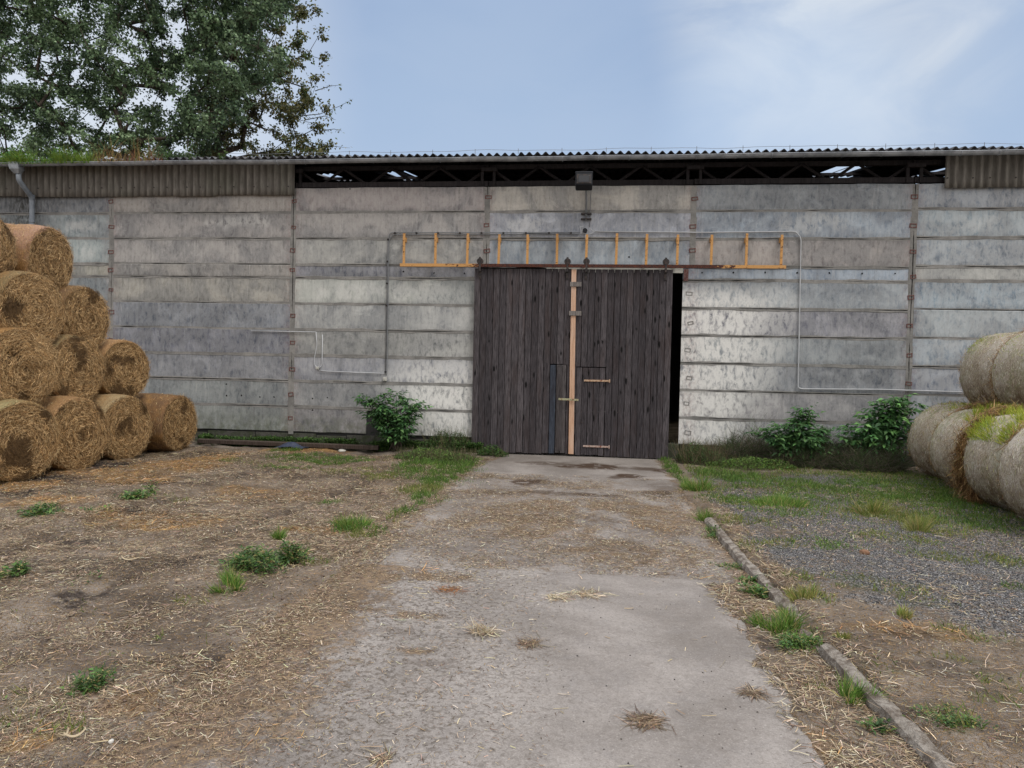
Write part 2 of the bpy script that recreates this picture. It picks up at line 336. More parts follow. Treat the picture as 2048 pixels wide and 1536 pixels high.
# straw, grass, leaves (colour from the mesh)
def vc(name, rough=.8, spec=.2, trans=0.):
    m = M(name, rough, spec); m.col(m.attr('Col', 'Color'))
    if trans:
        t = m.n('ShaderNodeBsdfTranslucent'); m.l(m.attr('Col', 'Color'), t.inputs[0]); mx = m.n('ShaderNodeMixShader'); mx.inputs[0].default_value = trans
        m.l(m.b.outputs[0], mx.inputs[1]); m.l(t.outputs[0], mx.inputs[2]); m.l(mx.outputs[0], m.o.inputs[0])
    return m.m
MAT['straw'] = vc('straw_stalks', .7, .3, .12); MAT['grass'] = vc('grass_blades', .6, .3, .3); MAT['leaf'] = vc('leaves', .55, .35, .3)
m = M('bark', .95, .1); f1 = m.noise(8, 5, .7, m.map((1, 1, .3))); m.col(m.mix(m.rng(f1, .4, .6), S(52, 46, 42), S(88, 80, 72))); m.bump(f1, .8, .03); MAT['bark'] = m.m
# straw bale core
m = M('packed_straw', .85, .2); P = m.obj
a = m.noise(18, 4, .75, m.map((3, 7, 1.2)), .8); b = m.noise(18, 4, .75, m.map((3, 1.2, 7)), .8); d = m.noise(26, 5, .8); w = m.noise(1.6, 4, .6)
s1 = m.rng(m.math('MAXIMUM', a, b), .42, .68)
c = m.mix(s1, S(94, 70, 44), S(174, 138, 92)); c = m.mix(m.rng(d, .45, .7), c, m.mix(1., c, (.5, .47, .42), 'MULTIPLY'))
c = m.mix(m.math('MULTIPLY', m.rng(w, .54, .66), m.attr('rot')), c, S(78, 60, 42)); m.col(c); m.bump(m.math('ADD', s1, d), .9, .03); MAT['core'] = m.m
# net wrap over the round side
def net(name, straw, dark, mesh_col, amt):
    m = M(name, .75, .25); uvn = m.n('ShaderNodeUVMap').outputs[0]
    f1 = m.noise(10, 5, .75, m.map((2.5, 9, 1), vec=uvn), .6); f2 = m.noise(28, 5, .8, m.map((3, 1.2, 1), vec=uvn)); w = m.noise(1.5, 5, .65); k = m.vor(34, m.map((1, 2.2, 1), vec=uvn))
    c = m.mix(m.rng(f1, .36, .64), dark, straw); c = m.mix(m.rng(f2, .46, .7), c, m.mix(1., c, (.55, .52, .48), 'MULTIPLY'))
    oc = m.objcol() if mesh_col is None else mesh_col
    c = m.mix(m.math('MULTIPLY', m.rng(w, .36, .6), m.math('MULTIPLY', m.rng(f2, .68, .4), amt)), c, oc)
    c = m.mix(m.math('MULTIPLY', m.rng(k, .5, .1), .25), c, m.mix(1., c, (1.5, 1.5, 1.5), 'MULTIPLY'))
    c = m.mix(m.math('MULTIPLY', m.attr('moss'), m.rng(m.noise(5, 6, .75), .45, .6), True), c, S(98, 118, 48))
    c = m.mix(m.math('MULTIPLY', m.attr('brown'), m.rng(m.noise(4, 6, .75), .36, .62), True), c, S(104, 80, 58))
    m.col(c); m.bump(m.math('ADD', f1, f2), .7, .018); return m.m
MAT['net'] = net('net_wrapped_straw', S(178, 138, 86), S(108, 78, 46), None, .5)
MAT['netgrey'] = net('bleached_net_wrap', S(192, 180, 162), S(132, 118, 100), S(206, 200, 190), .65)
# ground
m = M('yard_ground', .95, .12); P = m.n('ShaderNodeNewGeometry').outputs['Position']
n1_ = m.noise(1.3, 6, .65, P, .4); n2_ = m.noise(9, 6, .75, P); n3_ = m.noise(60, 4, .75, P)
soil = m.mix(m.rng(n1_, .35, .65), S(94, 85, 78), S(140, 129, 118)); soil = m.mix(m.math('MULTIPLY', m.rng(n2_, .5, .7), .7), soil, S(152, 139, 126)); soil = m.mix(m.math('MULTIPLY', m.rng(n3_, .5, .72), .7), soil, S(58, 49, 43))
# chopped straw trodden into the soil
fs = []
for i, an in enumerate((.2, 1.1, 2.0, 2.7)):
    v = m.map((1, 1, 1), rot=(0, 0, an), vec=P); v = m.map((1.1, 7.5, 1), vec=v, loc=(i*3.7, i*9.1, 0.)); fs.append(m.rng(m.noise(21, 3, .6, v), .58, .67))
fib = m.math('MAXIMUM', m.math('MAXIMUM', fs[0], fs[1]), m.math('MAXIMUM', fs[2], fs[3]))
strw = m.mix(m.noise(50, 2, .5, P), S(120, 92, 58), S(190, 158, 112))
smask = m.attr('straw'); soil = m.mix(m.math('MULTIPLY', fib, m.rng(m.math('ADD', smask, m.math('MULTIPLY', n2_, .6)), .25, .9), True), soil, strw)
soil = m.mix(m.math('MULTIPLY', m.attr('gold'), m.rng(n2_, .30, .50), True), soil, m.mix(m.rng(m.noise(34, 5, .8, P), .35, .65), S(112, 84, 52), S(176, 142, 98)))
soil = m.mix(m.math('MULTIPLY', m.attr('pale'), m.rng(n1_, .4, .6), True), soil, m.mix(m.rng(n3_, .4, .65), S(146, 138, 130), S(98, 90, 84)))
soil = m.mix(m.math('MULTIPLY', m.attr('dark'), m.rng(n2_, .34, .52), True), soil, m.mix(m.rng(n3_, .4, .6), S(38, 33, 32), S(66, 58, 54)))
# grey gravel
vc1 = m.n('ShaderNodeTexVoronoi'); vc1.inputs['Scale'].default_value = 75; m.l(P, vc1.inputs['Vector']); gsep = m.n('ShaderNodeSeparateColor'); m.l(vc1.outputs['Color'], gsep.inputs[0])
gcol = m.mix(m.rng(gsep.outputs[0], .0, 1., 0, 1, False), S(80, 79, 80), S(156, 153, 150)); gcol = m.mix(m.rng(gsep.outputs[1], .93, .97), gcol, S(200, 198, 196)); gcol = m.mix(m.rng(vc1.outputs['Distance'], .35, .75), gcol, S(42, 40, 42))
gm = m.rng(m.math('ADD', m.attr('gravel'), m.math('ADD', m.math('MULTIPLY', m.math('SUBTRACT', n2_, .5), 1.3), m.math('MULTIPLY', m.math('SUBTRACT', n1_, .5), 1.2))), .38, .72)
c = m.mix(gm, soil, gcol); c = m.mix(m.math('MULTIPLY', m.attr('green'), m.rng(n2_, .36, .62), True), c, m.mix(n3_, S(62, 70, 36), S(92, 98, 50)))
m.col(c); m.bump(m.math('ADD', m.math('ADD', n2_, m.math('MULTIPLY', n3_, .5)), m.math('MULTIPLY', fib, .4)), .8, .03); MAT['ground'] = m.m
# driveway slab
m = M('worn_concrete_slab', .9, .2); P = m.n('ShaderNodeNewGeometry').outputs['Position']
n1_ = m.noise(.9, 5, .6, P, .3); n2_ = m.noise(11, 6, .8, P, .3); n3_ = m.noise(85, 4, .75, P); n4_ = m.noise(3.4, 6, .75, P, .5); n5_ = m.noise(26, 5, .75, P, .6)
c = m.mix(m.rng(n1_, .35, .65), S(120, 113, 107), S(150, 143, 137)); c = m.mix(m.math('MULTIPLY', m.rng(n4_, .45, .7), .45), c, S(124, 119, 116)); c = m.mix(m.math('MULTIPLY', m.rng(n3_, .5, .72), .6), c, S(92, 86, 80)); c = m.mix(m.math('MULTIPLY', m.rng(n3_, .44, .28), .5), c, S(194, 188, 180)); n6_ = m.noise(190, 3, .8, P); c = m.mix(m.math('MULTIPLY', m.rng(n6_, .54, .72), .55), c, S(84, 78, 74)); c = m.mix(m.math('MULTIPLY', m.rng(m.noise(26, 5, .8, P), .56, .74), .35), c, S(100, 92, 85))
al = m.attr('algae'); c = m.mix(m.math('MULTIPLY', al, m.rng(n5_, .46, .60), True), c, m.mix(m.rng(n2_, .4, .6), S(86, 79, 72), S(106, 98, 90)))
li = m.attr('litter'); lm = m.rng(m.math('ADD', li, m.math('MULTIPLY', m.math('SUBTRACT', m.math('ADD', m.math('MULTIPLY', n4_, .6), m.math('MULTIPLY', n2_, .4)), .5), 2.4)), .40, .85)
lit = m.mix(m.rng(n2_, .38, .62), S(70, 58, 49), S(112, 95, 78))
fs = []
for i, an in enumerate((.2, 1.1, 2.0, 2.7)):
    v = m.map((1, 1, 1), rot=(0, 0, an), vec=P); v = m.map((1.1, 7.5, 1), vec=v, loc=(i*3.7, i*9.1, 0.)); fs.append(m.rng(m.noise(21, 3, .6, v), .58, .67))
fib = m.math('MAXIMUM', m.math('MAXIMUM', fs[0], fs[1]), m.math('MAXIMUM', fs[2], fs[3]))
lit = m.mix(m.math('MULTIPLY', fib, .8), lit, m.mix(n3_, S(130, 102, 68), S(192, 162, 118))); c = m.mix(m.math('MULTIPLY', lm, .9), c, lit)
c = m.mix(m.math('MULTIPLY', m.attr('dung'), m.rng(n4_, .36, .5), True), c, m.mix(n3_, S(44, 34, 28), S(84, 66, 52)))
m.col(c); m.bump(m.math('ADD', m.math('MULTIPLY', n3_, .6), m.math('ADD', m.math('MULTIPLY', n5_, .5), lm)), .5, .012); MAT['slab'] = m.m
m = M('kerb_concrete', .95, .15); n2_ = m.noise(9, 6, .75); n3_ = m.noise(60, 4, .75)
c = m.mix(m.rng(n2_, .38, .62), S(104, 94, 84), S(158, 150, 140)); c = m.mix(m.math('MULTIPLY', m.rng(n3_, .5, .75), .6), c, S(80, 72, 64)); m.col(c); m.bump(m.math('ADD', n2_, n3_), .9, .02); MAT['kerb'] = m.m

# ================================================================== SETTING
# patches seen on the yard: (px, py, half width, half height) measured in the photograph, turned once into metres on the ground
def patches(lst):
    o = []
    for t in lst:
        px, py, rx, ry = t[:4]; c = G(px, py); a = G(px-rx, py); b = G(px+rx, py); t0 = G(px, py-ry); t1 = G(px, py+ry)
        o.append((c[0], c[1], abs(b[0]-a[0])/2, abs(t0[1]-t1[1])/2) + tuple(t[4:]))
    return o
def pmask(x, y, lst, seed=3, k=.75):
    s = np.zeros_like(x); nz = fbm(x*3.1, y*2.2, seed, 4)-.5
    for t in lst:
        d = np.sqrt(((x-t[0])/t[2])**2 + ((y-t[1])/t[3])**2) + nz*k*2
        s = np.maximum(s, sstep(1.25, .55, d)*(t[4] if len(t) > 4 else 1.))
    return s
GOLD = patches([(420, 925, 60, 8, 1.), (260, 965, 130, 8, .9), (90, 1000, 90, 8, .9), (500, 985, 80, 6, .5), (330, 938, 130, 14), (190, 952, 190, 10, .9), (330, 1045, 150, 17), (625, 1068, 62, 10, 1.), (60, 975, 70, 14), (1300, 1062, 45, 7, .9), (600, 903, 90, 6), (450, 915, 40, 8),
                (100, 1010, 120, 12, .8), (540, 1000, 120, 14, .35), (260, 1420, 60, 30, .5), (60, 1500, 80, 30, .8), (560, 1480, 60, 40, .5), (850, 1150, 60, 6, .4), (1390, 1160, 40, 8, .7),
                (1640, 1500, 40, 40, .45), (1560, 1230, 40, 20, .4), (1790, 1290, 160, 14, .55), (1950, 1040, 60, 10, .4)])
DARK = patches([(225, 936, 75, 8), (120, 962, 85, 8), (430, 913, 65, 6), (330, 972, 110, 6, .8), (480, 960, 60, 6, .7), (30, 990, 50, 8), (60, 1275, 70, 14, .9), (160, 1090, 60, 12, .8), (370, 1130, 50, 20, .8),
                (150, 1210, 40, 14, .9), (440, 1330, 30, 12, .7), (280, 1105, 60, 10, .6), (560, 1010, 80, 8, .5), (1530, 1195, 30, 12, .6), (1460, 1110, 12, 30, .6), (1530, 1300, 20, 14, .7), (1820, 1300, 60, 14, .6), (1900, 1380, 120, 30, .5)])
MUD = patches([(1010, 1075, 90, 16, .6), (1230, 1100, 140, 18, .6), (1130, 1040, 120, 12, .7), (1300, 1060, 60, 20, .5), (900, 1100, 60, 14, .5), (1060, 1130, 100, 8, .6), (700, 1210, 80, 18, .6), (620, 1300, 60, 16, .5), (780, 1270, 60, 10, .5), (860, 1335, 60, 7, .6), (1320, 1150, 100, 8, .6), (480, 1400, 80, 24, .5), (350, 1500, 60, 20, .5), (1340, 985, 40, 20, .8), (960, 990, 40, 20, .4), (1590, 1500, 20, 30, .4), (1000, 925, 60, 8, .4)])
PALE = patches([(285, 1110, 60, 16), (300, 1490, 120, 20, .7), (350, 1190, 120, 20, .4), (90, 1190, 80, 12, .5)])
# green patches: the fifth number is how thickly they grow, the sixth the height of the blades, the seventh which green
GREEN = [(272, 1003, 34, 9, .8, .10, 1), (85, 1036, 44, 7, .8, .10, 1), (190, 1040, 30, 6, .4, .08, 1), (650, 922, 110, 10, .8, .06, 0), (560, 940, 60, 7, .5, .05, 0), (700, 950, 60, 8, .5, .05, 2), (760, 960, 40, 8, .6, .06, 2), (330, 1000, 50, 6, .4, .05, 2), (480, 930, 50, 5, .4, .05, 2), (880, 940, 85, 22, 1., .10, 0), (860, 1003, 40, 12, .9, .10, 0), (820, 1032, 28, 9, .8, .08, 0), (905, 968, 60, 12, .9, .09, 0), (790, 1045, 22, 8, .8, .08, 2), (760, 1070, 26, 8, .7, .07, 0), (840, 985, 50, 10, .7, .08, 2), (500, 1165, 40, 10, .6, .07, 2), (585, 1120, 34, 12, .7, .09, 0), (440, 1195, 30, 8, .7, .08, 0), (120, 1475, 60, 24, .5, .08, 2), (30, 1410, 40, 24, .5, .07, 2),
         (700, 1060, 32, 12, .9, .10, 0), (730, 1078, 40, 10, .7, .08, 2), (390, 1208, 38, 12, .5, .07, 2), (635, 1130, 38, 9, .5, .07, 2), (60, 1450, 60, 30, .45, .07, 2), (170, 1380, 45, 28, .5, .08, 1), (320, 1284, 12, 10, .6, .07, 2),
         (15, 1168, 22, 12, .8, .09, 1), (230, 1322, 16, 6, .6, .05, 2), (165, 1180, 30, 12, .35, .06, 1), (660, 1012, 30, 6, .4, .06, 0), (570, 905, 30, 5, .6, .08, 0),
         (1560, 975, 150, 12, .55, .07, 0), (1780, 985, 130, 18, .5, .07, 0), (1640, 1005, 120, 14, .4, .06, 0), (1450, 955, 60, 10, .9, .09, 0), (1760, 1035, 70, 14, .8, .07, 2), (1850, 1055, 60, 22, .6, .07, 2),
         (1950, 1050, 90, 18, .5, .07, 0), (1860, 1010, 100, 16, .55, .08, 0), (1410, 1045, 10, 6, .9, .12, 0), (1422, 1075, 18, 12, .8, .09, 0), (1495, 1115, 26, 12, .5, .07, 2), (1590, 1180, 30, 12, .7, .08, 2), (1690, 1180, 50, 8, .6, .06, 2),
         (1620, 1222, 40, 14, .6, .07, 2), (1590, 1285, 46, 26, .9, .08, 0), (1700, 1310, 12, 10, .7, .06, 2), (1905, 1480, 50, 26, .6, .08, 2), (1780, 1378, 30, 14, .4, .06, 2), (2000, 1400, 50, 24, .35, .06, 2), (1640, 1385, 30, 10, .5, .05, 2),
         (1880, 1125, 60, 12, .4, .05, 2), (1750, 1200, 90, 14, .5, .06, 2), (1950, 1300, 90, 16, .4, .06, 2), (1780, 1090, 80, 12, .5, .06, 2), (1640, 1110, 60, 12, .45, .06, 0), (2000, 1130, 60, 14, .5, .06, 2), (1850, 1230, 60, 10, .4, .06, 2), (1720, 1360, 50, 14, .4, .06, 2), (1980, 1440, 50, 16, .5, .07, 2), (1480, 1060, 60, 10, .5, .06, 2), (1560, 1110, 40, 10, .5, .06, 2), (1560, 1040, 60, 12, .35, .05, 0), (1480, 1010, 80, 12, .6, .06, 0), (2030, 1190, 18, 8, .6, .06, 1), (1900, 1350, 60, 8, .4, .05, 2), (1340, 940, 16, 20, .7, .08, 0)]
GREENP = patches(GREEN)
DXL, DXR, DZ = -2.42, 1.46, .03
def drive_left(y): return DXL + .10*(fbm(y*1.7, y*0+3, 21)-.5) + .35*sstep(-3.2, -.2, y)
def drive_right(y):
    near = 1.16 + .26*(fbm(y*2.6, y*0+9, 33, 5)-.5) - .12*sstep(-9.7, -9.2, y)
    far = DXR + .16*(fbm(y*2., y*0+5, 41)-.5)
    return near + (far-near)*sstep(-9.35, -9.2, y)
def kerb_x(y): return np.interp(y, [-15, -12.25, -10.3, -6.68, -4], [1.86, 1.77, 1.63, 1.50, 1.42])
def rut(x, y): return sum(np.exp(-((x-x0-.25*np.sin(y*.35+x0))/.13)**2) for x0 in (-3.9, -5.6))*sstep(-3, -5, y)
def ground_z(x, y):
    x = np.asarray(x, float); y = np.asarray(y, float)
    dl, dr = drive_left(y), drive_right(y)
    inside = np.minimum(x-dl, dr-x); rag = (fbm(x*4.5, y*4.5, 61, 4)-.5)*.22
    lump = (fbm(x*.8, y*.8, 71, 5)-.5)*.20*sstep(-2.4, -3.6, x) + (fbm(x*4, y*4, 81, 4)-.5)*.05*sstep(1.2, -2.6, np.abs(x+9)-7) + (fbm(x*5, y*5, 81, 4)-.5)*.035
    lump = lump + (fbm(x*1.1+7, y*1.1, 91, 4)-.5)*.06*sstep(1.8, 3.5, x)
    lump = lump - .045*rut(x, y)*(.4+fbm(x*2, y*1.5, 95)) + .02*rut(x+.22, y)
    z = DZ + .018 + lump - .075*sstep(-.06, .10, inside+rag)
    kx = kerb_x(y); z = z + .075*sstep(.02, .10, x-kx)*sstep(4.5, 2.2, x)*sstep(-4.2, -6.4, y) - .012*sstep(.4, .0, kx-x)*sstep(.0, .02, kx-x)*sstep(-5.5, -7., y)
    return np.where((y > .1) & (np.abs(x+2) < 20), np.minimum(z, .03), z)
xs = np.concatenate([[-400, -120, -50, -30, -22, -18, -15, -13.5, -12.5], np.arange(-12, 9.6, .04), [10, 11, 12.5, 15, 20, 30, 60, 150, 400]])
ys = np.concatenate([[-300, -100, -40, -22, -17, -15, -14.2], np.arange(-13.8, -10, .028), np.arange(-10, -6, .04), np.arange(-6, .6, .06), [1, 2, 4, 7, 12, 20, 40, 90, 200, 500]])
def sheet(name, xs, ys, zf, mat, attrs):
    Xg, Yg = np.meshgrid(xs, ys); x, y = Xg.ravel(), Yg.ravel(); z = zf(x, y); nx = len(xs)
    i = (np.arange(len(ys)-1)[:, None]*nx + np.arange(nx-1)[None]).ravel()
    return mesh(name, np.stack([x, y, z], 1), np.stack([i, i+1, i+nx+1, i+nx], 1), mat, smooth=True, attrs=attrs(x, y))
def g_attrs(x, y):
    right = sstep(1.5, 1.9, x)
    grav = right*(sstep(9.5, 6.5, x)*.72)*sstep(-.6, -2.4, y)*(1-.75*sstep(-8.2, -11.6, y+ .25*(x-2)))
    grav = grav*(1-.35*sstep(2.6, 1.7, x)) + .30*right*sstep(-3, -5, y)*sstep(-10.5, -9, y)
    grav = grav*(.45+1.1*fbm(x*.9, y*1.1, 47, 4))
    straw = np.where(x < 0, .75*sstep(-.5, -1.6, y), .0) + sstep(0, 1, x)*(.6*(1-right) + right*(.25+.5*sstep(-8.5, -10.5, y)))
    straw = straw*(.55+.9*fbm(x*.7, y*.9, 5)) ; straw = np.where(np.abs(y) > 25, .2, straw)
    return {'gravel': grav, 'straw': straw, 'gold': pmask(x, y, GOLD), 'dark': np.maximum(pmask(x, y, DARK, 9), .6*sstep(.5, -.9, -y-.9)*0 + .5*sstep(.56, .70, fbm(x*1.6, y*2.2, 15, 4))*sstep(-2.45, -3.1, x) + .55*rut(x, y)*sstep(.4, .6, fbm(x*2, y*.8, 97))), 'pale': pmask(x, y, PALE, 11),
            'green': np.maximum(pmask(x, y, GREENP, 13)*.75, .55*sstep(1.6, 2.4, x)*sstep(-7.2, -3.2, y)*sstep(.42, .6, fbm(x*1.3, y*1.3, 19)))}
tag(sheet('ground', xs, ys, ground_z, MAT['ground'], g_attrs), kind='structure')
def slab_z(x, y): return DZ - .12*sstep(.03, .12, x-drive_right(y)) - .12*sstep(.03, .12, drive_left(y)-x) + .008*(fbm(x*.8, y*.8, 101, 3)-.5) + .012*((y < -9.2) & (x > -1.0 + .3*(fbm(y*2, y*0, 3)-.5))) + np.where(y > -2.6, .0, .004*(fbm(x*9, y*9, 103, 3)-.5))
DUNG = patches([(1180, 935, 70, 7), (1060, 968, 45, 7), (1250, 955, 30, 5), (1230, 958, 20, 5, .8), (1320, 992, 60, 7, .9), (1130, 990, 80, 4, .7), (1200, 994, 60, 4, .9), (1330, 945, 26, 5), (1000, 990, 60, 5, .6), (1290, 940, 30, 4, .8), (1090, 930, 50, 4, .7)])
LIT = patches([(1060, 1390 - 340, 160, 30, .9), (1250, 1110, 180, 30, .8), (1100, 1100, 160, 22, .5), (960, 1130, 70, 20, .6), (1330, 1040, 80, 30, .9), (880, 1160, 130, 14, .9), (1050, 1020, 120, 20, .9), (1240, 1015, 120, 16, .9), (820, 1240, 90, 12, .8), (830, 1310, 60, 8, .7), (430, 1330, 80, 30, .8), (660, 1180, 60, 14, .8), (560, 1240, 90, 24, .7),
               (1295, 1450, 26, 9, .9), (1110, 1440, 0+12, 4, .5), (1505, 1393, 14, 7, .9), (1060, 1293, 24, 5, .7), (970, 1270, 30, 9, .5)])
def d_attrs(x, y):
    far = sstep(-9.28, -9.18, y+.04*(fbm(x*4, y*0, 7)-.5)); top = sstep(-3.4, -2.9, y+.5*(fbm(x*1.5, y*0+2, 8)-.5))
    left = sstep(-.7, -1.9, x+.8*(fbm(x*1.2, y*1.2, 17)-.5)); near = 1-far
    lit = far*(1-top)*(.22+.42*fbm(x*1.1, y*1.4, 27)) + near*left*(.42+.45*sstep(-1.3, -2.2, x)) + top*.0
    lit = np.maximum(lit, pmask(x, y, LIT, 23, .6)*.8)
    edge = np.minimum(x-drive_left(y), drive_right(y)-x); lit = np.maximum(lit, .75*sstep(.35, .0, edge)*(1-near*sstep(0, .5, x)))
    alg = near*(.25+.75*sstep(.2, -1.4, x))*.95 + far*(1-top)*.55 + top*.12
    return {'litter': np.maximum(lit, 0), 'algae': alg, 'dung': np.maximum(pmask(x, y, DUNG, 29), pmask(x, y, MUD, 37, .9)*.5)}
tag(sheet('driveway', np.arange(-2.7, 1.72, .03), np.concatenate([np.arange(-14.5, -9, .03), np.arange(-9, .2, .05)]), slab_z, MAT['slab'], d_attrs), kind='structure')
# kerb: old cast edging running along the right of the drive, chipped and broken
kv, kf, kt = [], [], []
kys = np.arange(-15, -6.55, .04); prof = [(-.055, -.12), (-.058, .02), (-.045, .062), (-.012, .078), (.03, .076), (.052, .05), (.055, -.12)]
for i, y in enumerate(kys):
    brk = 1 - .8*float(vnoise(y*1.25+.3, 4., 5) > .74) ; wob = (fbm(y*1.3, 2., 7)-.5)*.05
    for j, (a, b) in enumerate(prof):
        n = (fbm(y*5+j*3.1, j*1.7, 9, 4)-.5)
        kv.append((float(kerb_x(y))+wob+a*(1+.5*n)+n*.02, y, DZ+b*(brk if b > 0 else 1)+(n*.05 if b > 0 else 0)-.02*float(fbm(y*.7, 8., 3)) + .012))
    if i:
        o0 = (i-1)*len(prof); o1 = i*len(prof)
        for j in range(len(prof)-1): kf.append((o0+j, o0+j+1, o1+j+1, o1+j))
tag(mesh('kerb', kv, kf, MAT['kerb']), kind='structure')
# ================================================================== BARN
barn = tag(empty('barn'), 'long grey farm barn of precast concrete planks with corrugated roof and dark sliding doors', 'barn')
ZR = [.35, .95, 1.55, 2.15, 2.75, 3.35, 3.95, 4.25, 4.85, 5.45, 6.02]
CX = [-16.1, -11.58, -7.05, -2.51, 2.02, 6.56, 11.1]
T = [  # tint of each plank, top row first, as seen in diffuse light
 [(118, 120, 122), (142, 145, 147), (150, 154, 156), (142, 138, 126), (130, 133, 139), (134, 136, 140), (130, 132, 136), (128, 128, 130), (126, 128, 126), (120, 122, 120)],
 [(146, 138, 131), (144, 136, 132), (146, 140, 137), (138, 131, 126), (150, 143, 136), (123, 125, 130), (118, 120, 125), (134, 131, 134), (132, 132, 134), (132, 133, 130)],
 [(150, 142, 137), (148, 140, 137), (152, 147, 145), (118, 120, 124), (168, 164, 158), (166, 162, 157), (144, 138, 136), (148, 146, 147), (140, 137, 136), (140, 138, 136)],
 [(172, 160, 151), (152, 155, 162), (148, 151, 158)],
 [(134, 136, 140), (148, 153, 162), (156, 146, 138), (150, 157, 167), (148, 152, 156), (140, 139, 140), (138, 139, 142), (132, 132, 138), (148, 145, 145), (150, 148, 148)],
 [(138, 143, 152), (148, 155, 164), (140, 147, 157), (158, 154, 149), (136, 144, 154), (150, 155, 162), (148, 154, 163), (146, 152, 162), (140, 146, 154), (136, 140, 146)]]
STAIN = [(1740, 642, 100, 24, .9), (1690, 592, 100, 20, .6), (1700, 752, 110, 24, .9), (1480, 432, 60, 18, .6), (1555, 450, 26, 22, .7), (1750, 702, 70, 20, .8), (1700, 820, 110, 26, .55), (400, 628, 190, 22, .75), (330, 672, 130, 24, .8), (480, 680, 90, 20, .6),
 (60, 440, 60, 30, 1.), (40, 398, 80, 18, .8), (150, 402, 70, 14, .6), (800, 688, 130, 24, .6), (700, 782, 110, 28, .6), (640, 838, 80, 28, .55), (400, 742, 110, 20, .5), (480, 792, 90, 24, .45), (1990, 505, 70, 18, .6), (1900, 575, 70, 20, .6), (700, 548, 110, 8, .8), (860, 548, 80, 8, .7), (1120, 500, 120, 22, .5),
 (1620, 400, 180, 20, .5), (300, 548, 60, 8, .5), (230, 760, 60, 20, .5), (1800, 480, 60, 18, .4), (330, 500, 60, 16, .35), (720, 505, 70, 18, .35), (1040, 395, 60, 14, .3), (1750, 520, 60, 16, .5), (1300, 440, 60, 16, .35), (1960, 650, 60, 18, .4)]
STAIN = [(W(a, b_)[0], W(a, b_)[2], c_*.0112, d_*.0112, e_) for a, b_, c_, d_, e_ in STAIN]
LIGHT = [(1450, 640, 90, 22), (1420, 700, 60, 22), (1430, 752, 80, 22), (1430, 812, 90, 24), (1430, 866, 100, 22), (870, 742, 70, 20), (880, 792, 70, 24), (880, 850, 70, 26), (1640, 442, 60, 22), (170, 500, 40, 20), (170, 455, 40, 18), (1500, 590, 70, 18), (860, 585, 90, 20), (480, 445, 60, 10), (1960, 690, 80, 20), (700, 585, 80, 18), (1960, 450, 60, 18), (1060, 450, 40, 20)]
LIGHT = [(W(a, b_)[0], W(a, b_)[2], c_*.014, d_*.0125, .42) for a, b_, c_, d_ in LIGHT]
def panel(x0, x1, z0, z1, tint, seed, ragR=0):
    nx = max(4, int((x1-x0)/.05)); xs = np.linspace(x0, x1, nx+1); n1 = (fbm(xs*2.2, seed*1.3+0*xs, seed, 5)-.5); n2 = (fbm(xs*2.2, seed*2.7+0*xs, seed+50, 5)-.5)
    zb = z0+.014+n1*.026; zt = z1-.014+n2*.026; sag = rng.normal(0, .003); tiltp = rng.normal(0, .003)
    rows = [(0, .05), (0, .006), (.0, 0.), (.2, 0.), (.4, 0.), (.6, 0.), (.8, 0.), (1., 0.), (1, .006), (1, .05)]; v = []; at = None
    for k, (t, yy) in enumerate(rows):
        z = zb if k < 2 else zt if k > 7 else (zb+.012)*(1-t) + (zt-.012)*t
        xx = xs.copy()
        if ragR: xx = x0 + (xs-x0)*(1 + (ragR*(fbm(z*6, 3.+0*z, 5)-.5))/(x1-x0))
        v.append(np.stack([xx, np.full_like(xs, yy+sag)+tiltp*t, z], 1))
    V = np.concatenate(v); f = []
    for k in range(len(rows)-1):
        for i in range(nx): f.append((k*(nx+1)+i, k*(nx+1)+i+1, (k+1)*(nx+1)+i+1, (k+1)*(nx+1)+i))
    m_ = len(rows)-1
    f.append(tuple(k*(nx+1) for k in range(m_+1))[::-1]); f.append(tuple(k*(nx+1)+nx for k in range(m_+1)))
    X_, Z_ = V[:, 0], V[:, 2]
    nn = fbm(X_*1.2, Z_*1.2, 201, 3)
    lime = sstep(5.0, 3.2, np.abs(X_+.42)+1.2*(nn-.5))*sstep(4.2, 3.4, Z_) * np.where(X_ < 0, .3+.7*sstep(2.6, 1.2, Z_), .95)
    lime = np.maximum(lime, .30*(X_ > 6.7)); lime = np.maximum(lime, .18); lime = np.maximum(lime, pmask(X_, Z_, LIGHT, 35, .9))
    grime = np.maximum(.95*np.exp(-((X_+13.9)/.5)**2)*sstep(4.6, 5.0, Z_), .55*sstep(-11.6, -13.5, X_)*sstep(5.2, 5.7, Z_)); grime = np.maximum(grime, .25*sstep(.12, .0, z1-Z_))
    grime = np.maximum(grime, .35*sstep(.1, .0, Z_-z0)); grime = np.maximum(grime, .3*sstep(1.0, .4, Z_)*(X_ < -2))
    moss = .5*sstep(.95, .4, Z_)*(X_ < -5); rust = np.zeros_like(X_)
    for cx in CX[1:]: rust = np.maximum(rust, .35*np.exp(-((X_-cx)/.16)**2))
    o = mesh('wall_panel', V, f, MAT['panel'], barn, attrs={'stain': pmask(X_, Z_, STAIN, 33, .35),'top': sstep(.35, .0, z1-Z_), 'lime': lime, 'grime': grime, 'moss': moss, 'rust': rust})
    k_ = S(*tint); o.color = (k_[0]*.90, k_[1]*.97, k_[2]*1.01, 1); return o
sd_ = 0
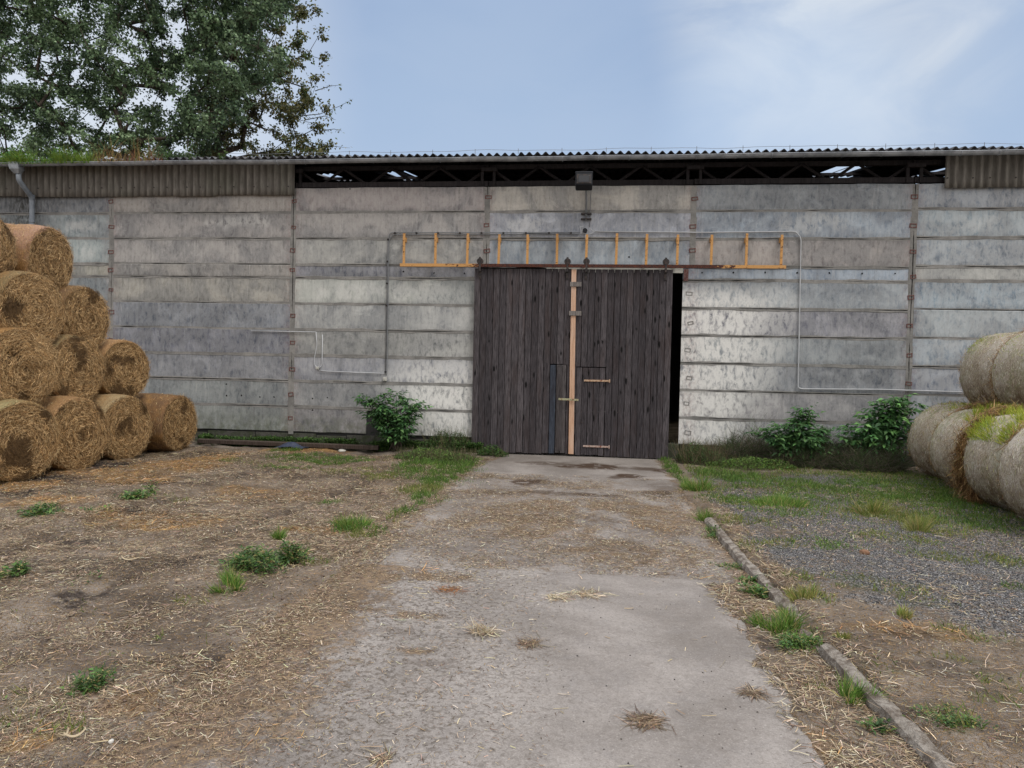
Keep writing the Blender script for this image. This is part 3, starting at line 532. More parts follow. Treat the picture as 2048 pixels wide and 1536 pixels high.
for c in range(6):
    for r in range(10):
        x0, x1 = CX[c]+.055, CX[c+1]-.055; z0, z1 = ZR[9-r], ZR[10-r]
        if c == 3 and r > 2: continue
        if c == 2 and r > 2: x1 = -2.70
        if c == 4 and r > 2: x0 = 1.83
        if c in (0, 5): z0 += .03; z1 += .03*(r > 0) ; 
        dz = -.0 if c else -.04
        t = tuple(min(255, max(0, q+random.uniform(-3, 3))) for q in T[c][r]); sd_ += 1
        if c == 2 and r == 9:
            xb = W(733, 830)[0]; panel(x0, xb, z0, z1, t, sd_, ragR=.12); panel(xb+.32, x1, z0, z1, (176, 174, 170), sd_+99); continue
        panel(x0, x1, z0+dz, z1+dz, t, sd_)
# mortar: smeared bands with cracks that open here and there
mv, mf = [], []
def band(a0, a1, c0, seed, horiz=True, hw=.036, yf=-.004, crack=.55, cw=.009):
    n = max(6, int((a1-a0)/.035)); s = np.linspace(a0, a1, n+1); N = lambda k, sc_, o=5: fbm(s*sc_, seed*3.3+k+0*s, seed+k*13, o)-.5
    u = c0+np.maximum(hw+N(1, 2.6)*.05, hw-.008); l = c0-np.maximum(hw+.006-N(2, 2.6)*.06, hw-.008); g = c0+N(3, 1.2)*.02; w = np.clip((fbm(s*1.1, seed+0*s, seed+7, 4)-(1-crack))*6, 0, 1)*cw*(.5+fbm(s*9, seed+0*s, 3))
    for A, B, sg in ((u, g+w, 1), (g-w, l, -1)):
        out_, inn = (A, B) if sg > 0 else (B, A)
        prof_ = [(out_, .004), (out_-sg*.006, yf), (inn, yf+.001), (inn, .035)]
        base_ = len(mv)
        for q, yy in prof_:
            for i in range(n+1):
                mv.append((s[i], yy, q[i]) if horiz else (q[i], yy, s[i]))
        for k in range(3):
            for i in range(n): mf.append((base_+k*(n+1)+i, base_+k*(n+1)+i+1, base_+(k+1)*(n+1)+i+1, base_+(k+1)*(n+1)+i))
for c in range(6):
    for r in range(1, 10):
        z = ZR[10-r]; x0, x1 = CX[c]+.05, CX[c+1]-.05
        if c == 3 and r > 3: continue
        if c == 2 and r > 2: x1 = -2.70
        if c == 4 and r > 2: x0 = 1.83
        if c in (0, 5): z += .03 if c else -.01
        band(x0, x1, z, c*20+r+1)
for c in range(1, 6):
    band(.3 if c not in (3, 4) else 4.25, 6.0, CX[c], 300+c, False, .068, -.003, .62, .010)
mesh('mortar_joint', mv, mf, MAT['mortar'], barn)
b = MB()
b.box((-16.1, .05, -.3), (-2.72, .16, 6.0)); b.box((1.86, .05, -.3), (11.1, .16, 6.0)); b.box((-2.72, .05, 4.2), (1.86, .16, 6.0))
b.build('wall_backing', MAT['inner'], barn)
# rough plinth below the planks
pv = MB(); x = -16.
while x < 11:
    w_ = random.uniform(.5, 1.5); x2 = x+w_
    if x2 < -2.75 or x > 1.9: 
        zt_ = .31+random.uniform(-.03, .02); y0_ = .005+random.uniform(0, .03)
        pv.box((x+.01, y0_, -.2), (x2-.01, .05, zt_), random.random(), bev=.012)
    if x < 1.9 <= x2 or (x < -2.75 <= x2): pv.build('plinth', MAT['plinth'], barn) if pv.v else None; pv = MB()
    x = x2
pv.build('plinth', MAT['plinth'], barn)
pv = MB(); pv.box((1.56, -.03, -.2), (1.84, .3, .37), bev=.015); pv.build('door_stub', MAT['plinth'], barn)
for (px, py) in ((1404, 545), (1467, 545), (1530, 545), (1594, 546), (1659, 546), (1724, 547), (1790, 547), (807, 543), (868, 546), (929, 547), (453, 768), (453, 791), (483, 791), (520, 794), (548, 794), (453, 820), (483, 820), (519, 820), (548, 821), (625, 797), (655, 795), (625, 820), (1652, 386), (700, 378), (1258, 514)):
    q = W(px, py); b = MB(); ps = [(q[0]+random.uniform(.012, .026)*math.cos(a), -.0015, q[2]+random.uniform(.012, .026)*math.sin(a)) for a in np.arange(0, 6.28, .7)]
    b.add(ps, [tuple(range(len(ps)))]); b.build('anchor_hole_disc', MAT['dark'], barn)  # flat near-black disc paints the shade inside a bolt hole
for pts in (((1786, 680), (1796, 678), (1806, 681), (1815, 678), (1822, 684), (1812, 685), (1806, 684), (1800, 688), (1790, 684)), ((300, 548), (330, 546), (352, 547), (340, 549)), ((1655, 401), (1668, 399), (1664, 404)), ((1010, 470), (1060, 466), (1110, 467), (1060, 468))):
    ps = [W(a, b_, -.002) for a, b_ in pts]; b = MB(); b.add(ps, [tuple(range(len(ps)))]); b.build('chipped_hole_patch', MAT['dark'], barn)
# weld plates bridging the plank ends
pj = MB()
def plate(x, z, yy=-.012, mt='plate'):
    b = MB(); a = random.gauss(0, .12); rot = Matrix.Rotation(a, 3, 'Y'); w_, h_ = random.uniform(.055, .075), random.uniform(.036, .05)
    for q in ((-w_, -h_, w_, -h_+.018), (-w_, h_-.018, w_, h_), (-w_, -h_+.018, -w_+.02, h_-.018), (w_-.02, -h_+.018, w_, h_-.018)):
        p = [rot @ Vector((q[i], 0, q[j])) for i, j in ((0, 1), (2, 1), (2, 3), (0, 3))]
        v = [(p_.x, 0, p_.z) for p_ in p] + [(p_.x, .012, p_.z) for p_ in p]
        b.add(v, [(0, 1, 2, 3), (4, 7, 6, 5), (0, 4, 5, 1), (1, 5, 6, 2), (2, 6, 7, 3), (3, 7, 4, 0)])
    o = b.build('joint_plate', MAT[mt], barn); o.location = (x, yy, z); return o
for ci, cx in enumerate(CX[1:6], 1):
    for r in range(10):
        if ci in (3, 4) and r > 2: continue
        if random.random() < .06: continue
        plate(cx+random.uniform(-.02, .02), (ZR[9-r]+ZR[10-r])/2 + random.uniform(-.05, .05))
for zz in (3.66, 3.02, 2.43, 1.82, 1.26, .62): plate(2.0+random.uniform(-.03, .03), zz, -.005, 'mortar')
# corrugated roof
RZ, SL, WV = 6.60, .15, .177
def roof_z(y): return RZ + SL*(y+.45) if y < 8 else RZ + SL*8.45 - SL*(y-8)
holes = []
for (px0, py0, px1, py1) in ((655, 346, 684, 360), (785, 343, 812, 360), (820, 342, 838, 360), (1648, 330, 1668, 352), (1678, 329, 1712, 350), (1645, 352, 1690, 366), (1862, 328, 1888, 352), (1850, 352, 1875, 368)):
    q = []
    for p in (((px0+px1)/2, py0), ((px0+px1)/2, py1)):
        d = ray(*p); t = (RZ + SL*.45 - SL*DIST - HC)/(d[2]-SL*d[1]); q.append(CAM+d*t)
    xm, hw = (q[0][0]+q[1][0])/2, (px1-px0)/2*((q[0][1]+q[1][1])/2+DIST)/F
    holes.append((xm-hw, xm+hw, min(q[0][1], q[1][1]), max(q[0][1], q[1][1])))
ybr = sorted({-.45, 0., 8., 16.5} | {min(7.9, h[2]) for h in holes} | {min(7.95, h[3]) for h in holes})
rx = np.arange(-17.0, 12.0, WV/8); V, Fc = [], []
for lay in (0, -.009):
    for y in ybr:
        jit = (vnoise(np.floor(rx/(WV*5)), 0*rx, 77)-.5)*.012 if y < -.4 else 0
        V.append(np.stack([rx, np.full_like(rx, y)+(vnoise(np.floor(rx/(WV*5)), 0*rx+3, 7)-.5)*.05*(y < -.4), roof_z(y)+.035*np.sin(2*np.pi*rx/WV)+lay+jit+.012*(fbm(rx*.35, 0*rx, 5)-.5)*2], 1))
nr = len(rx); ny = len(ybr)
for j in range(ny-1):
    yc = (ybr[j]+ybr[j+1])/2
    keep = np.ones(nr-1, bool)
    for h in holes:
        if h[2] <= yc <= h[3]: keep &= ~((rx[:-1] > h[0]) & (rx[:-1] < h[1]))
    i = np.nonzero(keep)[0]
    a = j*nr+i; Fc.append(np.stack([a, a+1, a+nr+1, a+nr], 1)); a2 = (ny+j)*nr+i; Fc.append(np.stack([a2, a2+nr, a2+nr+1, a2+1], 1))
i = np.arange(nr-1); Fc.append(np.stack([i, ny*nr+i, ny*nr+i+1, i+1], 1))
mesh('roof', np.concatenate(V), np.concatenate(Fc), MAT['roof'], barn, smooth=True)
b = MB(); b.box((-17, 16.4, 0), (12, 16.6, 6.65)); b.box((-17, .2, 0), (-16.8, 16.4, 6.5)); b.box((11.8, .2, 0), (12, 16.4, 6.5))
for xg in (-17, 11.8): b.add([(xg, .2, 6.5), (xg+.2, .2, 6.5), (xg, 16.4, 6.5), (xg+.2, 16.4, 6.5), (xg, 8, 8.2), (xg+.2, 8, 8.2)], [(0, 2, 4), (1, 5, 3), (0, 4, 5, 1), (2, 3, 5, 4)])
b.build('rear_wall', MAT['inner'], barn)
for yy in (3.4, 7.2):
    b = MB(); b.box((-16.8, yy, roof_z(yy)-.11), (11.8, yy+.06, roof_z(yy)-.045)); b.build('purlin', MAT['roof_timber'], barn)
# eaves trusses seen through the open strip
for c in range(1, 6):
    b = MB(); x0, x1 = CX[c], CX[c+1]
    zb = 6.045+random.uniform(-.012, .012)
    b.box((x0+.01, .07, zb), (x1-.01, .15, zb+.115), random.random()); b.box((x0+.01, .16, 6.44), (x1-.01, .24, 6.54), random.random())
    n = 4; w_ = (x1-x0)/n
    for k in range(n):
        a, m_, e = x0+k*w_, x0+(k+.5)*w_, x0+(k+1)*w_
        for p, q in (((a+.02, .155, 6.47), (m_, .155, zb+.06)), ((m_+.02, .155, zb+.06), (e-.02, .155, 6.47))): b.tube([p, q], .032, 4, random.random())
    b.box((x0+.10, .04, 6.04), (x0+.16, .10, 6.47), .4); b.box((x1-.17, .04, 6.04), (x1-.11, .10, 6.47), .4); b.box((x0-.16, .0, 6.36), (x0+.2, .12, 6.44), .6)
    b.build('eaves_truss', MAT['roof_timber'], barn)
# vertical corrugated cladding at both ends of the strip
def cladding(x0, x1, z0, z1, seed, ph=0.):
    wv = .165; xs_ = np.arange(x0, x1, wv/10); zs_ = np.linspace(z0, z1, 5); V = []; Fq = []
    for lay in (0, .008):
        for z in zs_:
            V.append(np.stack([xs_, -.085+.028*np.sin(2*np.pi*xs_/wv+ph)+lay+0*xs_+(.012*(z1-z)), np.full_like(xs_, z)+(vnoise(np.floor(xs_/(wv*6)), 0*xs_, seed)-.5)*.03*(z == z0)], 1))
    n = len(xs_); i = np.arange(n-1)
    for j in range(4): Fq.append(np.stack([j*n+i, j*n+i+1, (j+1)*n+i+1, (j+1)*n+i], 1)); Fq.append(np.stack([(5+j)*n+i, (6+j)*n+i, (6+j)*n+i+1, (5+j)*n+i+1], 1))
    Fq.append(np.stack([i, 5*n+i, 5*n+i+1, i+1], 1))
    for e in (0, n-1): Fq.append(np.array([[j*n+e, (j+1)*n+e, (6+j)*n+e, (5+j)*n+e] for j in range(4)]))
    o = mesh('cladding_panel', np.concatenate(V), np.concatenate(Fq), MAT['cladding'], barn, smooth=True, attrs={'ridge_shade': np.tile(np.clip(.5+.9*np.sin(2*np.pi*xs_/wv+ph-.9), 0, 1), 10)})  # phase-shifted wave paints the shaded side of each ridge
    k = 0; x = x0+.2
    while x < x1-.05:
        xc = (round((x/wv)+.25)-.25)*wv - ph*wv/(2*math.pi); b = MB(); b.tube([(xc, -.126, z0+.19), (xc, -.10, z0+.19)], .014, 8); b.build('fixing_bolt', MAT['iron'], o); x += wv*(2 if k % 2 else 3); k += 1
    return o
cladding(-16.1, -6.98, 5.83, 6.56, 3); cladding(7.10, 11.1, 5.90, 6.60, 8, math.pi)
# gutter
gx = np.arange(-16.5, 11.6, .12); gv, gf = [], []
gz = 6.487 + .02*np.interp(gx, [-16, -6, -1, 3, 11], [.6, -.2, -.1, .6, 1.6]) + .016*(fbm(gx*.55, 0*gx, 31, 3)-.5)*2
gy = -.53 + .02*(fbm(gx*.4, 0*gx+5, 33, 3)-.5)*2; NA = 11
for rr, flip in ((.068, 0), (.064, 1)):
    for i in range(len(gx)):
        for k in range(NA):
            a = math.pi + math.pi*k/(NA-1); gv.append((gx[i], gy[i]+rr*math.cos(a), gz[i]+rr*math.sin(a)))
    o0 = flip*len(gx)*NA
    for i in range(len(gx)-1):
        for k in range(NA-1):
            q = (o0+i*NA+k, o0+i*NA+k+1, o0+(i+1)*NA+k+1, o0+(i+1)*NA+k); gf.append(q[::-1] if flip else q)
gut = mesh('gutter', gv, gf, MAT['zinc'], barn, smooth=True)
b = MB()
b.tube([(gx[i], gy[i]-.07, gz[i]+.004) for i in range(len(gx))], .009, 6)
b.build('gutter_rim', MAT['zinc'], gut, True)
x = -16.2; 
while x < 11.3:
    z_ = float(np.interp(x, gx, gz)); y_ = float(np.interp(x, gx, gy)); b = MB()
    ps = [(x, y_+.074*math.cos(math.pi+math.pi*k/10), z_+.074*math.sin(math.pi+math.pi*k/10)) for k in range(11)]
    b.tube(ps, .007 if random.random() < .7 else .011, 4); b.build('gutter_bracket', MAT['zinc'], gut); x += random.uniform(.62, .82)
# downpipe with its hopper, at the far left
dp = W(64, 430, -.12); hx = W(28, 345, -.5)
b = MB(); b.tube(bend([(hx[0]+.12, -.5, 6.30), (hx[0]+.12, -.5, 6.12), (dp[0], -.12, 5.80), (dp[0], -.12, -.0)], .09), .058, 12)
b.tube([(dp[0], -.12, 5.20), (dp[0], -.12, 5.235)], .066, 12); b.tube([(dp[0], -.12, 5.74), (dp[0], -.12, 5.86)], .063, 12)
pipe = b.build('downpipe', MAT['pvc'], barn, True)
b = MB(); hv = []
for z_, w_ in ((6.52, .13), (6.36, .12), (6.26, .062)):
    for sx, sy in ((-1, -1), (1, -1), (1, 1), (-1, 1)): hv.append((hx[0]+.06+.5*(6.52-z_)*.4+sx*w_, -.52+sy*w_*.75, z_))
b.add(hv, [(0, 1, 5, 4), (1, 2, 6, 5), (2, 3, 7, 6), (3, 0, 4, 7), (4, 5, 9, 8), (5, 6, 10, 9), (6, 7, 11, 10), (7, 4, 8, 11), (8, 9, 10, 11)]); b.build('hopper', MAT['zinc'], pipe)
# wire along the roof edge
b = MB(); b.tube([(x, -.38, 6.70+.012*math.sin(x*1.9)+.008*math.sin(x*4.3)) for x in np.arange(-8.5, 11.5, .3)], .004, 4)
for x in np.arange(-7.5, 11.4, .95): b.tube([(x, -.38, 6.62), (x, -.38, 6.735)], .006, 5)
b.build('lightning_wire', MAT['dconduit'], barn)

# ---- sliding doors
YD = -.13
xl0, xl1 = W(946, 700, YD)[0], W(1140, 700, YD)[0]; xr0, xr1 = W(1149, 700, YD)[0], W(1342, 700, YD)[0]
def boards(mb, x0, x1, z0, z1, n, y=YD, th=.028, cut=None, zj=.012):
    e = np.linspace(x0, x1, n+1)
    for k in range(n):
        a, c_ = e[k]+.004+random.uniform(0, .003), e[k+1]-.004; zz = z0+random.uniform(-zj, zj); y_ = y+random.uniform(-.004, .004); t = random.random()
        zz2 = zz
        if cut:
            for (cx0, cx1, cz) in cut:
                if cx0-.02 < (a+c_)/2 < cx1+.02: zz2 = cz
        rot = Matrix.Rotation(random.gauss(0, .0006), 3, 'Y')
        mb.box((a, y_, zz2), (c_, y_+th, z1), t, rot=None, bev=.0035)
DTOP = 4.165
wx0, wx1 = W(1150, 820, YD)[0], W(1216, 820, YD)[0]; px0_, px1_ = W(1098, 820, YD)[0], W(1134, 820, YD)[0]
nL = 15; eL = (xl1-xl0)/nL; px0_ = xl0+eL*round((px0_-xl0)/eL)
b = MB(); boards(b, xl0, px0_, .075, DTOP, round((px0_-xl0)/eL)); boards(b, px0_, xl1, 2.06, DTOP, 3, cut=None)
boards(b, xl1-.06, xl1, .07, 2.05, 1)
ld = b.build('sliding_door', MAT['board'], barn); ld['label'] = 'left dark board door leaf with a patched strip'
b = MB(); boards(b, px0_+.004, px0_+eL*.95, .075, 2.045, 1, YD-.003); b.build('blue_board', MAT['blueboard'], ld)
b = MB(); boards(b, px0_+eL, xl1-.065, .085, 2.05, 2, YD-.001, zj=.02); boards(b, px0_+eL*1.15, px0_+eL*1.95, .14, 2.04, 1, YD-.022, .018); b.build('patch_boards', MAT['patch'], ld)
nR = 15; eR = (xr1-xr0)/nR; wx1 = xr0+eR*5
b = MB(); boards(b, xr0, xr1, .045, DTOP-.005, nR, cut=[(xr0, wx1, 2.02)]); b.box((xr0, YD+.0, .10), (xr0+.05, YD+.025, .30), .3); b.box((xr0+.004, YD+.0, .52), (xr0+.05, YD+.025, 2.01), .2)
rd = b.build('sliding_door', MAT['board'], barn); rd['label'] = 'right dark board door leaf with a small wicket door'
b = MB(); boards(b, xr0+.055, wx1-.008, .075, 2.0, 5, YD-.006); wk = b.build('wicket_door', MAT['board'], rd)
def frame_back(par, x0, x1):
    b = MB()
    for z in (.25, 1.3, 2.4, 3.95): b.box((x0+.02, YD+.036, z), (x1-.02, YD+.07, z+.12), random.random())
    b.build('door_ledge', MAT['board'], par)
frame_back(ld, xl0, xl1); frame_back(rd, xr0, xr1)
def hanger(px, par, bolts=False):
    x = W(px, 525, YD-.06)[0]; b = MB()
    b.tube([(x, YD-.075, 4.318), (x, YD-.035, 4.318)], .072, 20); b.tube([(x, YD-.09, 4.318), (x, YD-.028, 4.318)], .02, 10)
    b.box((x-.022, YD-.058-.03, 4.10), (x+.022, YD-.075, 4.41), .5, bev=.003); b.box((x-.027, YD-.016, 3.93), (x+.027, YD-.006, 4.18), .5, bev=.003); b.box((x-.024, YD-.085, 4.09), (x+.024, YD-.006, 4.105))
    for k in range(4): b.tube([(x, YD-.03, 3.97+.06*k), (x, YD-.012, 3.97+.06*k)], .011, 8)
    return b.build('roller_hanger', MAT['iron'], par)
hanger(960, ld); hanger(1135, ld); hanger(1173, rd); hanger(1332, rd)
def strap(px0, py0, px1, py1, name, par, h, colr, y=YD-.016):
    a, c_ = W(px0, py0, y), W(px1, py1, y); b = MB(); an = math.atan2(c_[2]-a[2], c_[0]-a[0]); L = math.hypot(c_[0]-a[0], c_[2]-a[2])
    b.box((-L/2, -.005, -h/2), (L/2, .005, h/2), .5, bev=.0035)
    for k in (-.44, -.15, .15, .42): b.tube([(k*L, -.010, 0), (k*L, -.004, 0)], .009, 8)
    if name == 'strap_hinge': b.tube([(L/2, -.008, -h*.9), (L/2, -.008, h*.9)], .014, 10)
    o = b.build(name, MAT['strap'], par); o.location = ((a[0]+c_[0])/2, y, (a[2]+c_[2])/2); o.rotation_euler = (0, -an, 0); o.color = (*S(*colr), 1); return o
strap(1168, 761, 1219, 762, 'strap_hinge', wk, .04, (186, 158, 132)); strap(1166, 892, 1218, 894, 'strap_hinge', wk, .04, (176, 156, 146))
strap(1117, 798, 1157, 800, 'latch', wk, .045, (158, 158, 128), YD-.075)
b = MB(); hx_ = W(1162, 840, YD)[0]; b.tube(bend([(hx_, YD-.008, 1.06), (hx_, YD-.045, 1.04), (hx_, YD-.045, .86), (hx_, YD-.008, .84)], .02), .007, 6); b.tube([(hx_-.02, YD-.02, .80), (hx_+.07, YD-.03, .78)], .008, 6); b.build('handle', MAT['iron'], wk)
# fresh timber strip nailed over the gap, two grey blocks across it
ta, tb = W(1148, 540, YD-.03), W(1142, 911, YD-.03); b = MB()
v = [(ta[0]-.052, YD-.036, 4.15), (ta[0]+.052, YD-.036, 4.15), (tb[0]+.055, YD-.036, .085), (tb[0]-.06, YD-.036, .085)]
v += [(p[0], YD-.010, p[2]) for p in v]; b.add(v, [(0, 1, 2, 3)[::-1], (4, 5, 6, 7), (0, 4, 5, 1)[::-1], (1, 5, 6, 2)[::-1], (2, 6, 7, 3)[::-1], (3, 7, 4, 0)[::-1]], .5)
b.build('timber_strip', MAT['newwood'], rd)
for (a, c_, z0_, z1_) in ((1140, 1163, 564, 573), (1138, 1163, 622, 631)):
    p, q = W(a, z1_, YD-.05), W(c_, z0_, YD-.05); b = MB(); b.box((p[0], YD-.062, p[2]), (q[0], YD-.039, q[2]), .6, bev=.003); b.build('cross_block', MAT['greyblock'], rd)
b = MB(); b.box((-1.15, -.06, 4.10), (1.82, -.03, 4.205)); b.build('white_strip', MAT['white'], barn)  # plain white strip below the rail, behind the door tops
b = MB(); b.box((1.84, -.045, 3.93), (1.94, -.012, 4.19)); b.build('corner_bracket', MAT['plate'], barn)
# rail with its row of ochre hangers
xa, xb_ = W(800, 531, -.19)[0], W(1572, 532, -.19)[0]; b = MB(); n = 60; zr_ = 4.225
for k in range(n):
    a, c_ = xa+(xb_-xa)*k/n, xa+(xb_-xa)*(k+1)/n
    b.add([(a, -.205, zr_-.034), (c_, -.205, zr_-.034), (c_, -.205, zr_+.034), (a, -.205, zr_+.034), (a, -.15, zr_-.034), (c_, -.15, zr_-.034), (c_, -.15, zr_+.034), (a, -.15, zr_+.034)], [(0, 1, 2, 3), (4, 7, 6, 5), (3, 2, 6, 7), (1, 0, 4, 5)])
xr_ = np.array([p[0] for p in b.v]); rail = mesh('door_rail', b.v, b.f, MAT['ochre'], barn, attrs={'wear': np.clip(.30+.75*sstep(-3.0, -2.2, xr_)*sstep(2.9, 2.1, xr_) - .5*sstep(-3.3, -3.8, xr_) - .25*sstep(2.6, 3.3, xr_)+.3*(fbm(xr_*2, 0*xr_, 5)-.5), 0, 1.2)})
for px in (808, 871, 935, 998, 1055, 1114, 1173, 1233, 1293, 1355, 1423, 1493, 1563):
    x = W(px, 500, -.13)[0]; b = MB(); lean = random.uniform(-.01, .01)
    b.box((x-.027, -.145, zr_+.034), (x+.027, -.118, 4.93+random.uniform(-.02, .02)), random.random(), rot=Matrix.Rotation(random.gauss(.008, .008), 3, 'Y'), bev=.004)
    b.box((x-.03, -.118, 4.76), (x+.03, -.0, 4.86)); b.tube([(x, -.158, 4.80), (x, -.144, 4.80)], .014, 8)
    o = b.build('rail_bracket', MAT['ochre'], rail); at = o.data.attributes.new('wear', 'FLOAT', 'POINT'); at.data.foreach_set('value', np.full(len(o.data.vertices), .1, np.float32))
# ================================================================== FITTINGS ON THE WALL
def conduit(label, runs, mat, r=.011, y=-.03, clips=(), boxes=()):
    root = empty('conduit', tuple(W(*runs[0][0], y))); tag(root, label, 'conduit'); o0 = np.array(root.location)
    for pts in runs:
        b = MB(); b.tube(bend([W(*p, y)-o0 for p in pts], .07), r, 8); b.build('pipe', MAT[mat], root, True)
    for p in clips:
        q = W(*p, y)-o0; b = MB(); b.box(q-np.array([.02, .02, .02]), q+np.array([.02, .025, .02]), bev=.004); b.build('pipe_clip', MAT['iron'], root)
    for (px, py, w_, h_) in boxes:
        q = W(px, py, y)-o0; b = MB(); b.box(q-np.array([w_, .03, h_]), q+np.array([w_, .025, h_]), bev=.01); b.tube([q+np.array([0, -.036, 0]), q+np.array([0, -.028, 0])], w_*.5, 12); b.build('junction_box', MAT['white'], root)
    return root
conduit('dark twin conduit running left above the yellow rail and down beside the left door', [[(1160, 465), (780, 465), (776, 478), (771, 745)], [(1158, 468), (786, 469), (778, 480), (774, 742), (772, 752)]], 'dconduit', .009,
        clips=[(790, 466), (833, 466), (876, 466), (920, 466), (963, 466), (1007, 466), (1052, 466), (1098, 466), (1142, 466), (776, 479), (775, 523), (774, 567), (773, 611), (771, 744)], boxes=[(770, 758, .042, .045)])
conduit('pale conduit running right above the yellow rail, down and along towards the right bale stack', [[(1190, 463), (1400, 465), (1592, 463), (1602, 476), (1596, 776), (1606, 778), (1760, 779), (1925, 784)]], 'conduit', .013)
conduit('short pale conduit looping through a small square box on the left wall', [[(503, 662), (570, 663), (632, 664)], [(632, 664), (634, 690), (629, 715), (629, 730), (636, 737)], [(645, 669), (644, 730), (638, 738)], [(638, 741), (660, 743), (770, 747)]], 'conduit', .011, boxes=[(635, 736, .034, .034)])
# floodlight on its arm
yf = -.62; c0 = W(1168, 361, yf); base_ = W(1172, 440, -.03)
fl = tag(empty('floodlight', (base_[0], 0, base_[2])), 'black square floodlight on a curved arm above the sliding doors', 'floodlight'); o0 = np.array(fl.location)
b = MB(); b.box((-.18, -.16, -.175), (.18, .14, .13), .5, bev=.035); b.box((-.17, .10, -.10), (.17, .2, .10), .5, bev=.03)
for k in range(6): b.box((-.15+.055*k, .19, -.08), (-.135+.055*k, .225, .08))
h = b.build('housing', MAT['black'], fl, True); h.location = c0-o0; h.rotation_euler = (R(-12), 0, 0)
for p in h.data.polygons: p.use_smooth = False
b = MB(); b.box((-.15, -.172, -.15), (.15, -.158, .06), .5, bev=.012); g_ = b.build('front_frame', MAT['iron'], h)
b = MB(); b.box((-.115, -.18, -.12), (.115, -.173, .03), .5, bev=.006); b.build('lamp_glass', MAT['glass'], h)
b = MB(); b.box((-.19, -.165, .085), (.19, .12, .137), .5, bev=.03); b.build('visor', MAT['black'], h)
pz = W(1172, 441, -.06)[2]; b = MB(); b.tube([Vector((p[0], p[1], p[2]))-Vector(o0) for p in ((base_[0], -.06, pz), (base_[0], -.06, pz+.45), (base_[0]-.01, -.14, pz+.68), (base_[0]-.02, -.34, pz+.83), (c0[0], -.56, c0[2]-.14))], .023, 10); b.build('arm', MAT['dconduit'], fl, True)
b = MB(); b.tube([Vector((p[0], p[1], p[2]))-Vector(o0) for p in ((base_[0]+.085, -.03, pz-.14), (base_[0]+.085, -.04, pz+.4), (base_[0]+.10, -.20, pz+.72), (c0[0]+.10, -.5, c0[2]-.1))], .009, 7); b.build('supply_cable', MAT['dconduit'], fl, True)
for zz in (pz+.02, pz+.135):
    b = MB(); b.box((base_[0]-.11-o0[0], -.085, zz-o0[2]), (base_[0]+.12-o0[0], -.008, zz+.03-o0[2])); b.build('wall_clamp', MAT['iron'], fl)
q = W(1170, 461, -.05)-o0; b = MB(); b.tube([q+np.array([0, -.03, 0]), q+np.array([0, .045, 0])], .05, 16); b.build('connector_box', MAT['black'], fl)
b = MB()
for a, c_ in (((1160, 452), (1163, 467)), ((1163, 468), (1185, 467)), ((1184, 466), (1190, 463)), ((1170, 463), (1171, 478)), ((1180, 457), (1187, 462)), ((1159, 455), (1168, 452))): b.tube([W(*a, -.035)-o0, W(*c_, -.035)-o0], .007, 6)
b.build('loose_wires', MAT['conduit'], fl)
# things lying at the foot of the wall
a, c_ = W(398, 884, -.42), W(757, 893, -.42); b = MB(); L = c_[0]-a[0]; b.box((-L/2, -.06, -.045), (L/2, .06, .045), .4, bev=.01); 
bm_ = b.build('beam', MAT['oldbeam']); bm_.location = ((a[0]+c_[0])/2, -.42, .115); bm_.rotation_euler = (R(6), R(.3), R(.8)); tag(bm_, 'long dark weathered timber beam lying along the foot of the left wall', 'beam')
def rag(px, py, label):
    p = W(px, py, -.62); n = 26; u, v_ = np.meshgrid(np.linspace(-1, 1, n), np.linspace(-1, 1, n)); x, y = u.ravel()*.34, v_.ravel()*.16
    z = .12*np.exp(-(x/.22)**2-(y/.12)**2)*(.5+fbm(x*9, y*9, 3)) + .05*fbm(x*22, y*22, 5)*np.exp(-(x/.3)**2); x = x*(1+.25*(fbm(v_.ravel()*2, x*0, 7)-.5)); i = (np.arange(n-1)[:, None]*n+np.arange(n-1)[None]).ravel()
    m = M('blue_sheeting', .55, .4); m.col(m.mix(m.noise(14, 4), S(34, 40, 58), S(66, 74, 96))); m.bump(m.noise(30, 3), .5, .01)
    o = mesh('plastic_sheet', np.stack([x, y, z], 1), np.stack([i, i+1, i+n+1, i+n], 1), m.m, smooth=True); md = o.modifiers.new('s', 'SOLIDIFY'); md.thickness = .006; o.location = (p[0], -.62, .06); tag(o, label, 'sheet')
rag(582, 889, 'crumpled dark blue plastic sheet lying against the beam under the left wall')
def stone(px, py, r, label, colr, y=None, flat=.6, seed=1):
    p = G(px, py) if y is None else W(px, py, y); bm = bmesh.new(); bmesh.ops.create_icosphere(bm, subdivisions=3, radius=1)
    for v in bm.verts: v.co *= 1+.5*(float(fbm(v.co.x*1.6+v.co.z*.8+seed, v.co.y*1.6+seed, seed, 4))-.5); v.co.x *= r; v.co.y *= r*.8; v.co.z *= r*flat
    me = bpy.data.meshes.new('stone'); bm.to_mesh(me); bm.free(); m = M('stone_'+str(seed), .9, .2); m.col(m.mix(m.noise(9, 5, .7), S(*colr), S(*[max(0, q-40) for q in colr]))); m.bump(m.noise(20, 5), .6, .01); me.materials.append(m.m)
    o = bpy.data.objects.new('stone', me); col.objects.link(o); x, y_ = p[0], p[1]; o.location = (x, y_, float(ground_z(x, y_))+r*flat*.35); o.rotation_euler = (0, 0, seed); tag(o, label, 'stone'); return o
stone(684, 888, .10, 'small white stone beside the beam left of the leafy shrub', (206, 204, 196), -.52, .4, 2)
stone(820, 906, .12, 'grey rubble stone on the ground right of the timber beam end', (128, 124, 118), -.9, .55, 3)
stone(846, 902, .08, 'pale rubble stone just below the weeds beside the left door leaf', (156, 152, 144), -.8, .6, 4)
